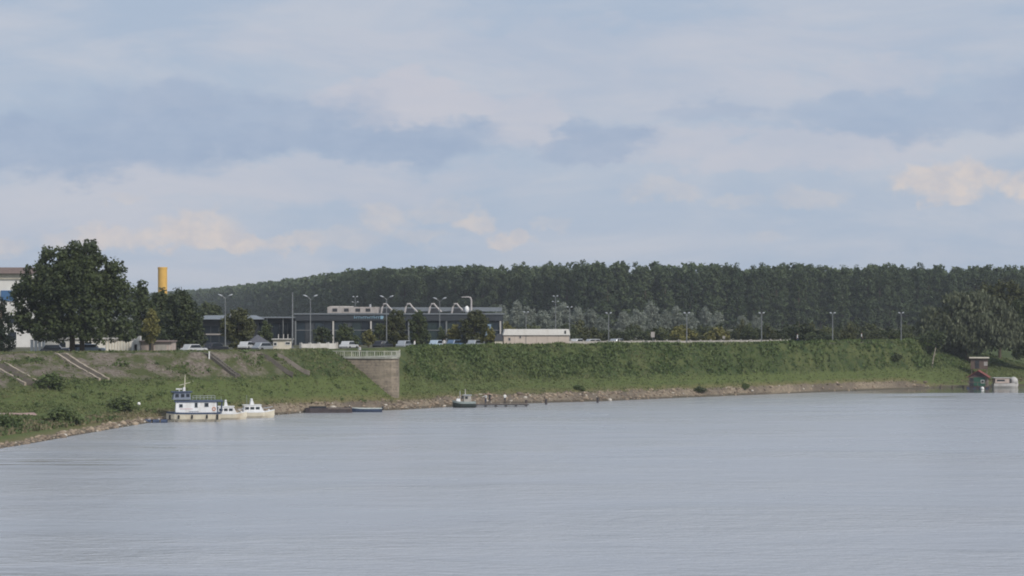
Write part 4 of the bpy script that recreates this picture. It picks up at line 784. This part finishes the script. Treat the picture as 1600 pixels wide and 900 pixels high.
# ================================================================== people
def person(loc, rz, shirt, trousers, label, pose='stand', h=1.72):
    """one skinned body: joints as connected edges, radii per joint"""
    J = {'pel': (0, 0, .95, .13), 'waist': (0, 0, 1.1, .125), 'chest': (0, 0, 1.32, .155), 'neckb': (0, 0, 1.47, .075), 'neck': (0, .01, 1.54, .055), 'head': (0, .02, 1.63, .095), 'crown': (0, .01, 1.72, .075)}
    E = [('pel', 'waist'), ('waist', 'chest'), ('chest', 'neckb'), ('neckb', 'neck'), ('neck', 'head'), ('head', 'crown')]
    for s, n_ in ((-1, 'l'), (1, 'r')):
        st = .14*s if pose == 'walk' else .02*s
        J.update({n_+'hip': (s*.10, 0, .88, .10), n_+'knee': (s*.11, st*.7+.02, .49, .068), n_+'ank': (s*.115, st, .09, .045), n_+'toe': (s*.13, st+.17, .035, .035)})
        E += [('pel', n_+'hip'), (n_+'hip', n_+'knee'), (n_+'knee', n_+'ank'), (n_+'ank', n_+'toe')]
        el_ = (s*.27, .02, 1.14); ha = (s*.27, .12, .90)
        if pose == 'reach' and s == 1: el_ = (s*.28, .2, 1.22); ha = (s*.2, .45, 1.28)
        if pose == 'up' and s == 1: el_ = (s*.30, .05, 1.62); ha = (s*.18, .12, 1.85)
        J.update({n_+'sho': (s*.19, 0, 1.41, .07), n_+'elb': (*el_, .047), n_+'wri': (*ha, .034), n_+'han': (ha[0], ha[1]+.05, ha[2]-.06, .032)})
        E += [('chest', n_+'sho'), (n_+'sho', n_+'elb'), (n_+'elb', n_+'wri'), (n_+'wri', n_+'han')]
        hd = J[n_+'han']
        for q in range(5):
            o_ = (q-2)*.02; J[n_+'f%d' % q] = (hd[0]+o_*s, hd[1]+.05+(.02 if q else -.01), hd[2]-.05-.012*(q in (2, 3)), .010); E.append((n_+'han', n_+'f%d' % q))
    keys = list(J); me = bpy.data.meshes.new('body'); me.from_pydata([J[k_][:3] for k_ in keys], [(keys.index(a_), keys.index(b_)) for a_, b_ in E], [])
    tmp = bpy.data.objects.new('tmp', me); COL.objects.link(tmp); md = tmp.modifiers.new('s', 'SKIN'); tmp.modifiers.new('u', 'SUBSURF').levels = 1
    for i, k_ in enumerate(keys):
        sv = me.skin_vertices[0].data[i]; sv.radius = (J[k_][3], J[k_][3]*(.75 if k_ in ('chest', 'waist', 'pel') else 1)); sv.use_root = k_ == 'pel'
    dg = bpy.context.evaluated_depsgraph_get(); nm = bpy.data.meshes.new_from_object(tmp.evaluated_get(dg)); COL.objects.unlink(tmp); bpy.data.objects.remove(tmp)
    nm.name = 'body'; nm.materials.clear()
    for m_ in (SKIN, shirt, trousers, DARK): nm.materials.append(m_)
    for p_ in nm.polygons:
        c_ = p_.center; arm = abs(c_.x) > .2 and c_.z < 1.9
        p_.material_index = 3 if c_.z < .1 else 2 if c_.z < .97 and not arm else 1 if c_.z < 1.49 and not (arm and c_.z < 1.05) else 0
        p_.use_smooth = True
    e = empty('person', loc, rz, label, 'person'); e.scale = (h/1.76,)*3; share('body', nm, e)
    MB().ball((0, -.01, 1.70), (.105, .115, .095), 8, 6).build('hair', HAIR, e, smooth=True); MB().ball((0, .12, 1.63), (.018, .025, .03), 6, 4).build('nose', SKIN, e, smooth=True)
    return e
person((GX(562, 352), 352, DECK+.01), 2.4, CL_WHITE, CL_DARK, 'person in white shirt and dark trousers standing behind the bastion balustrade')
person((GX(648, 374), 374, PLAT), 1.2, CL_WHITE, CL_DENIM, 'person in white shirt walking on the crest near the bastion', 'walk'); person((GX(694, 385), 385, PLAT), 3.0, CL_WHITE, CL_DARK, 'person in white shirt on the crest before the glass hall', 'walk')

def crest_spot(px, back=3.):
    Y = 380.
    for _ in range(400):
        if terrain([(GX(px, Y), Y)])[1][0] > 1.1: break
        Y += .5
    Y += back; return (GX(px, Y), Y, hz(GX(px, Y), Y))
person(crest_spot(1246), 1.6, CL_WHITE, CL_DENIM, 'person in pale shirt walking just past the end of the guard wall', 'walk'); person(crest_spot(1346), 4.7, CL_WHITE, CL_DARK, 'person in pale shirt walking between the two crest lamps before the willow', 'walk')
def sign_post(px, w_, h_, H, m_, label):
    e = empty('sign_board', crest_spot(px, 5.), 0, label, 'sign'); MB().tube([(0, 0, -.3), (0, 0, H)], .05, 6).build('post', STEEL, e); MB().box((0, -.06, H-h_/2), (w_, .05, h_)).build('panel', m_, e)
sign_post(1020, .7, 1.0, 2.6, TANC, 'tan upright sign board behind the guard wall'); sign_post(1467, .9, 1.1, 1.6, CONC_PALE, 'pale grey sign board on the crest beside the willow'); sign_post(1131, .5, .5, 1.7, CONC, 'small grey sign behind the guard wall')
# ================================================================== boats
def hull(L, B, H, bow=.35, stern=.85, sheer=.25, n=14, draft=.25):
    """lofted hull, bow at +x, deck at about H"""
    rings = []
    for i in range(n+1):
        f = i/n; x = -L/2+L*f; k = stern+(1-stern)*min(1, f/.3) if f < .3 else (1 if f < 1-bow else max(.04, 1-((f-(1-bow))/bow)**2)); hw = B/2*k; zt = H+sheer*max(0, (f-.5)*2)**2; ov = .25*max(0, f-.8)/.2*bow*2
        rings.append([(x, -hw, zt), (x-ov*0+.0, -hw*.92, zt*.35), (x-ov, -hw*.55, -draft), (x-ov, hw*.55, -draft), (x, hw*.92, zt*.35), (x, hw, zt)])
    return rings
CREAMH = mat('cream_hull', (.58, .53, .42), .5, vary=.08, stain=(.36, .27, .18), stain_amt=.5, scale=1.5); BOATW = mat('boat_white', (.70, .71, .72), .4, vary=.05, stain=(.40, .36, .30), stain_amt=.45, scale=1.5)
# workboat / pusher with wheelhouse
TY_ = 306.; ty = empty('workboat', (GX(302, TY_), TY_, 0), math.radians(180+10), 'white and navy workboat with wheelhouse and mast moored at the bank', 'boat')
MB().loft(hull(7.3, 2.9, 1.05, .22, .92, .12)).build('hull', CREAMH, ty)
MB().loft([[(x, y*1.03, z) for (x, y, z) in ((r_[0][0], r_[0][1], r_[0][2]+.0), (r_[0][0], r_[0][1], r_[0][2]+.22), (r_[5][0], r_[5][1], r_[5][2]+.22), (r_[5][0], r_[5][1], r_[5][2]))] for r_ in hull(7.3, 2.9, 1.05, .22, .92, .12)]).build('bulwark', NAVY, ty)
cab = MB().box((-.35, 0, 1.95), (5.6, 2.45, 1.5), 0, .98).build('cabin', BOATW, ty, .04)
MB().box((-.75, 0, 2.80), (6.7, 2.75, .2), 0, .97).build('cabin_roof', NAVY, ty, .03)
for (xx, zz, w_, h_) in ((1.7, 2.2, .42, .4), (-.35, 2.28, .34, .62), (-1.75, 2.3, .5, .5)):
    for s in (-1, 1):
        MB().box((xx, s*1.215, zz), (w_+.12, .05, h_+.12)).build('window_frame', LAMPW, cab); MB().box((xx, s*1.235, zz), (w_, .05, h_)).build('pane', GLASS, cab)
tx_ = MB(); r = random.Random(2)
for i in range(9): tx_.box((.55-i*.15, 1.245, 1.42), (.07, .03, .09+.05*(i % 2)))
tx_.build('lettering', NAVY, ty); MB().box((1.0, 1.245, 1.78), (1.7, .02, .05)).build('stripe', mat('pink_stripe', (.55, .30, .32), .5), ty)
wh = MB().prism([(.35, -1.0), (2.75, -.9), (2.95, 0), (2.75, .9), (.35, 1.0)], 3.03, 4.0, [(.45, -.95), (2.55, -.85), (2.72, 0), (2.55, .85), (.45, .95)]).build('wheelhouse', mat('slate_blue_paint', (.20, .23, .29), .45, vary=.1), ty)
MB().prism([(.15, -1.15), (2.95, -1.05), (3.1, 0), (2.95, 1.05), (.15, 1.15)], 4.0, 4.14).build('wheelhouse_roof', NAVY, ty)
for xx in (.75, 1.45, 2.2):
    for s in (-1, 1): MB().box((xx, s*.985-(s*.04 if xx > 2 else 0), 3.58), (.46, .06, .42)).build('pane', GLASS, wh)
mast = MB().tube([(1.2, 0, 4.1), (1.15, 0, 5.2), (1.1, 0, 6.4)], [.10, .07, .03], 6).build('mast', CREAMP, ty); MB().tube([(1.15, -.75, 5.15), (1.15, .75, 5.25)], .035, 5).build('yard', CREAMP, mast); MB().tube([(.4, 0, 5.35), (1.9, 0, 4.95)], .035, 5).build('spreader', CREAMP, mast)
MB().box((1.9, 0, 4.45), (.9, .2, .16)).build('radar', BOATW, ty); MB().tube([(1.9, 0, 4.13), (1.9, 0, 4.4)], .07, 6).build('radar_post', BOATW, ty); MB().box((1.25, .2, 4.4), (.35, .3, .55)).build('searchlight', BOATW, ty, .05)
MB().box((.05, 0, 5.5), (.03, .3, .18)).build('pennant', CREAMP, ty)
rl = MB()
for i in range(7): rl.tube([(.1-i*.5, 1.1, 3.0), (.1-i*.5, 1.1, 3.55)], .025, 5)
for zz in (3.28, 3.55): rl.tube([(.1, 1.1, zz), (-2.9, 1.1, zz)], .025, 5)
rl.build('roof_rail', LAMPW, ty); MB().box((-3.2, 0, 1.9), (.12, 2.3, 1.6)).build('aft_bulkhead', NAVY, ty)
for s in (-1, 1): MB().tube([(-3.75, s*1.2, 1.1), (-3.9, s*1.2, 2.75)], .06, 6).build('awning_post', NAVY, ty)
for xx in (-3.2, 3.2): MB().tube([(xx, 1.42, .3), (xx, 1.42, 1.0)], .14, 8).build('fender', RUBBER, ty)
for a_, b_ in (((3.5, -.6, 1.2), (6.2, -2.6, .9)), ((-3.6, -1.0, 1.2), (-4.2, -4.6, 1.3))): MB().tube([a_, tuple((p_+q_)/2-(.25 if i_ == 2 else 0) for i_, (p_, q_) in enumerate(zip(a_, b_))), b_], .03, 5).build('mooring_rope', WOODG, ty)
for xx in (-1.8, .2, 2.0): MB().tube([(xx, 1.52, .45), (xx, 1.52, .95)], .12, 8).build('fender', RUBBER, ty)
MB().tube([(-2.75+.22*math.cos(q_*.628), 1.27, 1.75+.22*math.sin(q_*.628)) for q_ in range(11)], .05, 5).build('life_ring', mat('orange_ring', (.55, .16, .05), .6), ty)
# two small patrol boats
def patrol(px, Y, rz, L, label, mirror=1):
    e = empty('patrol_boat', (GX(px, Y), Y, 0), rz, label, 'boat')
    MB().loft(hull(L, 2.1, .78, .45, .9, .3)).build('hull', CREAMH, e); rr_ = hull(L, 2.1, .78, .45, .9, .3)
    MB().loft([[(r_[0][0], r_[0][1]*1.02, r_[0][2]-.02), (r_[0][0], r_[0][1]*1.02, r_[0][2]+.09), (r_[5][0], r_[5][1]*1.02, r_[5][2]+.09), (r_[5][0], r_[5][1]*1.02, r_[5][2]-.02)] for r_ in rr_]).build('deck', BOATW, e)
    c_ = MB().extr([(-L*.42, .85), (L*.18, .85), (L*.08, 1.75), (-L*.40, 1.75)], -.85, .85).build('cabin', BOATW, e, .05)
    MB().box((-L*.16, 0, 1.81), (L*.54, 1.85, .1)).build('cabin_roof', BOATW, e, .03)
    for i in range(3):
        for s in (-1, 1): MB().box((-L*.32+i*L*.155, s*.855, 1.38), (L*.115, .04, .36)).build('side_window', GLASS, c_)
    MB().add([(L*.155+.02, -.7, 1.08), (L*.155+.02, .7, 1.08), (L*.10+.02, .65, 1.62), (L*.10+.02, -.65, 1.62)], [(0, 1, 2, 3)]).build('windscreen', GLASS, c_)
    MB().extr([(-L*.22, 1.86), (-L*.10, 1.86), (-L*.14, 2.5), (-L*.20, 2.5)], -.5, .5).build('radar_arch', BOATW, e, .03); MB().box((-L*.17, 0, 2.62), (.3, .9, .18)).build('radar', BOATW, e, .04); MB().tube([(-L*.3, 0, 1.86), (-L*.31, 0, 3.2)], .02, 5).build('aerial', LAMPW, e)
    MB().tube([(L*.2, -.8, 1.35), (L*.40, -.4, 1.5), (L*.46, 0, 1.55), (L*.40, .4, 1.5), (L*.2, .8, 1.35)], .03, 5).build('bow_rail', LAMPW, e)
    MB().ball((L*.32, -.5, 1.05), .16, 8, 5).build('fender', BOATW, e)
patrol(361, 312, math.radians(8), 4.4, 'small white patrol boat directly astern of the workboat'); patrol(402, 317, math.radians(14), 4.9, 'small white patrol boat with rusty waterline beside the bare bank')
# blue floats and gangway
fl = empty('mooring_float', (GX(228, 303), 303, 0), math.radians(2), 'string of dark blue drum floats carrying a gangway beside the workboat', 'pontoon')
for i in range(5): MB().tube([(-2.3+i*1.1, -.4, .16), (-1.45+i*1.1, -.4, .16)], .3, 10).build('drum', NAVY, fl)
MB().box((0, .3, .36), (6.2, 1.1, .1)).build('walkway', RUSTY, fl)
for i in range(4): MB().box((-2.1+i*1.3, -.28, .46), (.25, .2, .14)).build('cleat', CONC_PALE, fl)
# dark barge and blue skiff
bg = empty('flat_barge', (GX(514, 333), 333, 0), math.radians(6), 'low black and brown steel barge lying along the stony bank', 'boat')
MB().loft([[(x, -1.2*k, .72), (x, -1.15*k, -.2), (x, 1.15*k, -.2), (x, 1.2*k, .72)] for x, k in ((-3.5, .7), (-2.8, .95), (0, 1), (2.8, 1), (3.4, .9))]).build('hull', RUSTY, bg); MB().box((-1.6, 0, .82), (2.4, 1.7, .25)).build('hatch', CDK, bg); MB().box((1.5, -1.22, .62), (3.4, .1, .14)).build('rubbing_strake', WOODG, bg)
for xx in (-2.9, 3.0): MB().tube([(xx, -.7, .7), (xx, -.7, .95)], .08, 6).build('bollard', DARK, bg)
sk = empty('skiff', (GX(572, 335), 335, 0), math.radians(184), 'blue open skiff with a pale gunwale next to the dark barge', 'boat'); rg = hull(4.8, 1.4, .48, .4, .85, .12)
MB().loft(rg).build('hull', NAVY, sk)
for s, a_ in ((0, 'l'), (5, 'r')): MB().tube([(r_[s][0], r_[s][1], r_[s][2]+.05) for r_ in rg], .06, 6).build('gunwale', mat('pale_grey_green', (.45, .50, .48), .6), sk)
for xx in (-1.2, .3): MB().box((xx, 0, .53), (.3, 1.2, .05)).build('thwart', CONC_PALE, sk)
MB().box((-2.45, 0, .55), (.28, .3, .6)).build('outboard', DARK, sk, .04)
# fishing cutter with pontoon and anglers
CY_ = 350.5; ct = empty('fishing_boat', (GX(725, CY_), CY_, 0), math.radians(186), 'small dark-hulled fishing boat with grey wheelhouse at the wooden jetty', 'boat')
MB().loft(hull(3.6, 1.7, .62, .4, .9, .25)).build('hull', mat('dark_green_hull', (.022, .032, .030), .6, stain=(.05, .03, .025)), ct); MB().loft([[(r_[0][0], r_[0][1]*1.03, r_[0][2]), (r_[0][0], r_[0][1]*1.03, r_[0][2]+.3), (r_[5][0], r_[5][1]*1.03, r_[5][2]+.3), (r_[5][0], r_[5][1]*1.03, r_[5][2])] for r_ in hull(3.6, 1.7, .62, .4, .9, .25)]).build('bulwark', mat('pale_aqua', (.24, .28, .27), .6), ct)
c_ = MB().box((-.5, 0, 1.4), (1.2, 1.1, 1.0), 0, .9).build('wheelhouse', CONC, ct, .04); MB().box((-.5, 0, 1.95), (1.4, 1.3, .1)).build('wheelhouse_roof', LAMPW, ct)
for s in (-1, 1): MB().box((-.35, s*.545, 1.55), (.4, .04, .35)).build('pane', GLASS, c_)
MB().box((.9, 0, 1.15), (.7, .8, .5), 0, .8).build('fore_locker', BOATW, ct, .04); MB().tube([(-.2, 0, 2.0), (-.2, 0, 2.9)], [.09, .06], 6).build('mast', CONC_PALE, ct); MB().tube([(.6, .2, .9), (.65, .2, 2.6)], .05, 6).build('pole', LAMPW, ct); MB().box((.3, .3, 1.6), (.3, .3, .5)).build('winch', DARK, ct)
jt = empty('jetty', (GX(783, 354), 354, 0), math.radians(10), 'low dark wooden jetty with anglers along the stony bank', 'jetty')
for i in range(14): MB().box((-4.2+i*.62, 0, .42), (.56, 1.5, .09)).build('plank', WOODG, jt)
for i in range(6):
    for s in (-.6, .6): MB().tube([(-4.1+i*1.62, s, -1.0), (-4.1+i*1.62, s, .38)], .09, 6).build('pile', RUSTY, jt)
for s in (-.7, .7): MB().box((-.1, s, .3), (8.9, .12, .16)).build('beam', DARK, jt)
def on_jetty(px): return (GX(px, 354), 354+math.sin(math.radians(10))*(GX(px, 354)-GX(783, 354)), .47)
person(on_jetty(765), 3.0, CL_DARK, CL_DARK, 'person in dark clothes with one arm raised standing on the jetty', 'up'); person(on_jetty(759), 2.2, CL_WHITE, CL_DENIM, 'person in white shirt beside the dark-clothed one on the jetty', 'reach', 1.6); person(on_jetty(789), 3.4, CL_WHITE, CL_DARK, 'person in white top alone toward the end of the jetty', 'reach', 1.65)
for px, lb_ in ((822, 'dark mooring post just past the jetty end'), (853, 'dark mooring post midway along the stony bank past the jetty'), (933, 'lone dark mooring post far along the stony bank')):
    wy_ = {822: 361, 853: 364, 933: 371}[px]; e = empty('mooring_post', (GX(px, wy_), wy_-2.2, 0), 0, lb_, 'post'); MB().tube([(0, 0, -1.5), (0, 0, .75)], [.2, .17], 8).build('shaft', RUSTY, e); MB().tube([(0, 0, .75), (0, 0, .85)], .21, 8).build('cap', DARK, e)
# cove on the right: houseboat, cruiser, hut
HB = 441.; hb = empty('houseboat', (GX(1529, HB), HB, 0), math.radians(-15), 'floating wooden cabin with red gable roof and green front wall', 'houseboat')
MB().box((0, 0, .1), (4.4, 6.6, .5)).build('raft', RUSTY, hb)
for i in range(4): MB().tube([(-1.8+i*1.2, -3.4, -.05), (-1.8+i*1.2, 3.4, -.05)], .28, 8).build('float_drum', NAVY, hb)
MB().box((0, .4, 1.3), (3.6, 5.0, 1.9)).build('wall', WOODG, hb); MB().add([(-1.8, -2.1, 2.25), (1.8, -2.1, 2.25), (0, -2.1, 3.4), (-1.8, 2.9, 2.25), (1.8, 2.9, 2.25), (0, 2.9, 3.4)], [(0, 1, 2), (3, 5, 4), (0, 3, 4, 1), (0, 2, 5, 3), (1, 4, 5, 2)]).build('gable', mat('plum_boards', (.11, .06, .07), .8), hb)
for s in (-1, 1):
    MB().add([(0, -2.7, 3.52), (s*2.2, -2.7, 2.12), (s*2.2, 3.2, 2.12), (0, 3.2, 3.52), (0, -2.7, 3.42), (s*2.2, -2.7, 2.02), (s*2.2, 3.2, 2.02), (0, 3.2, 3.42)], [(0, 1, 2, 3), (4, 7, 6, 5), (0, 4, 5, 1), (1, 5, 6, 2), (2, 6, 7, 3)]).build('roof', REDR, hb)
MB().box((.3, -2.13, 1.3), (2.2, .06, 1.7)).build('front_wall', GREENP, hb); MB().box((-1.2, -2.14, 1.2), (.7, .06, 1.6)).build('door', DARK, hb); window(hb, (.9, -2.17, 1.3), .5, .5)
for xx in (-1.9, 0, 1.9): MB().tube([(xx, -3.1, .3), (xx, -3.1, 1.2)], .05, 5).build('rail_post', WOODG, hb)
MB().tube([(-1.9, -3.1, 1.2), (1.9, -3.1, 1.2)], .05, 5).build('rail', WOODG, hb)
cr = empty('cabin_cruiser', (GX(1571, 444), 444, 0), math.radians(6), 'white covered cabin cruiser moored beside the floating cabin', 'boat')
CRW = mat('shaded_boat_white', (.46, .45, .44), .5, vary=.1, stain=(.3, .28, .25))  # boat white darkened evenly, tree shade over the cove put into its colour
MB().loft(hull(5.2, 1.9, .8, .4, .9, .25)).build('hull', CRW, cr); MB().extr([(-2.4, .85), (1.0, .85), (.7, 1.75), (-2.3, 1.85)], -.8, .8).build('cabin', PINKR, cr, .04); MB().box((-.9, 0, 1.9), (3.6, 1.9, .14)).build('cabin_roof', CRW, cr, .04)
MB().ball((1.7, 0, 1.25), (.85, .8, .85), 12, 6).build('bow_cover', CRW, cr, smooth=True); MB().box((.75, -.82, 1.3), (.4, .06, .8)).build('door', DARK, cr); MB().box((-1.2, -.815, 1.4), (1.6, .05, .35)).build('side_window', GLASS, cr)
x, y = GX(1530, 455), 455.; z = hz(x, y); print('hut ground', z); ht = empty('bank_hut', (x, y, PZ(575, 455)-.1), math.radians(-12), 'small brown plank hut with a flat beige roof on stilts below the willow', 'hut')
MB().box((0, 0, 1.0), (3.4, 2.6, 2.2)).build('wall', mat('brown_boards', (.12, .085, .07), .85, vary=.2), ht); MB().box((0, -.1, 2.2), (4.0, 3.3, .22)).build('roof', CREAMP, ht); MB().box((1.3, -1.33, 1.0), (.7, .06, .8)).build('shutter', TANC, ht); MB().box((-.4, -1.33, .9), (.8, .06, 1.6)).build('door', DARK, ht)
for s1 in (-1.5, 1.5):
    for s2 in (-1.1, 1.1): MB().tube([(s1, s2, -3.2), (s1, s2, 0)], .1, 6).build('stilt', WOODG, ht)
wk = empty('landing_stage', (GX(1488, 442), 442, 0), math.radians(3), 'low grey landing stage leading to the floating cabin', 'jetty')
for i in range(9): MB().box((-2.6+i*.62, 0, .42), (.56, 1.0, .08)).build('plank', WOODG, wk)
for xx in (-2.4, 0, 2.2):
    for s in (-.35, .35): MB().tube([(xx, s, -1), (xx, s, .38)], .08, 6).build('pile', WOODG, wk)
e = empty('mooring_buoy', (GX(1535, 433), 433, 0), 0, 'white ball buoy floating before the floating cabin', 'buoy'); MB().ball((0, 0, .15), .36, 12, 8).build('float', WHITEP, e, smooth=True); MB().tube([(0, 0, .5), (0, 0, .62)], .06, 6).build('ring', DARK, e)

# ================================================================== haze
hm = bpy.data.materials.new('haze'); hm.use_nodes = True; t = NT(hm.node_tree); t.n.clear(); ou = t.new('ShaderNodeOutputMaterial'); pv_ = t.new('ShaderNodeVolumePrincipled')
pv_.inputs['Color'].default_value = (.82, .88, .95, 1); pv_.inputs['Density'].default_value = 1.25e-4; pv_.inputs['Anisotropy'].default_value = .0; t.l.new(pv_.outputs[0], ou.inputs['Volume'])
hz_o = MB().box((0, 1600, 18), (5300, 4100, 46)).build('haze', hm); hz_o['kind'] = 'stuff'; hz_o['label'] = 'thin pale haze over the river and the far wood'
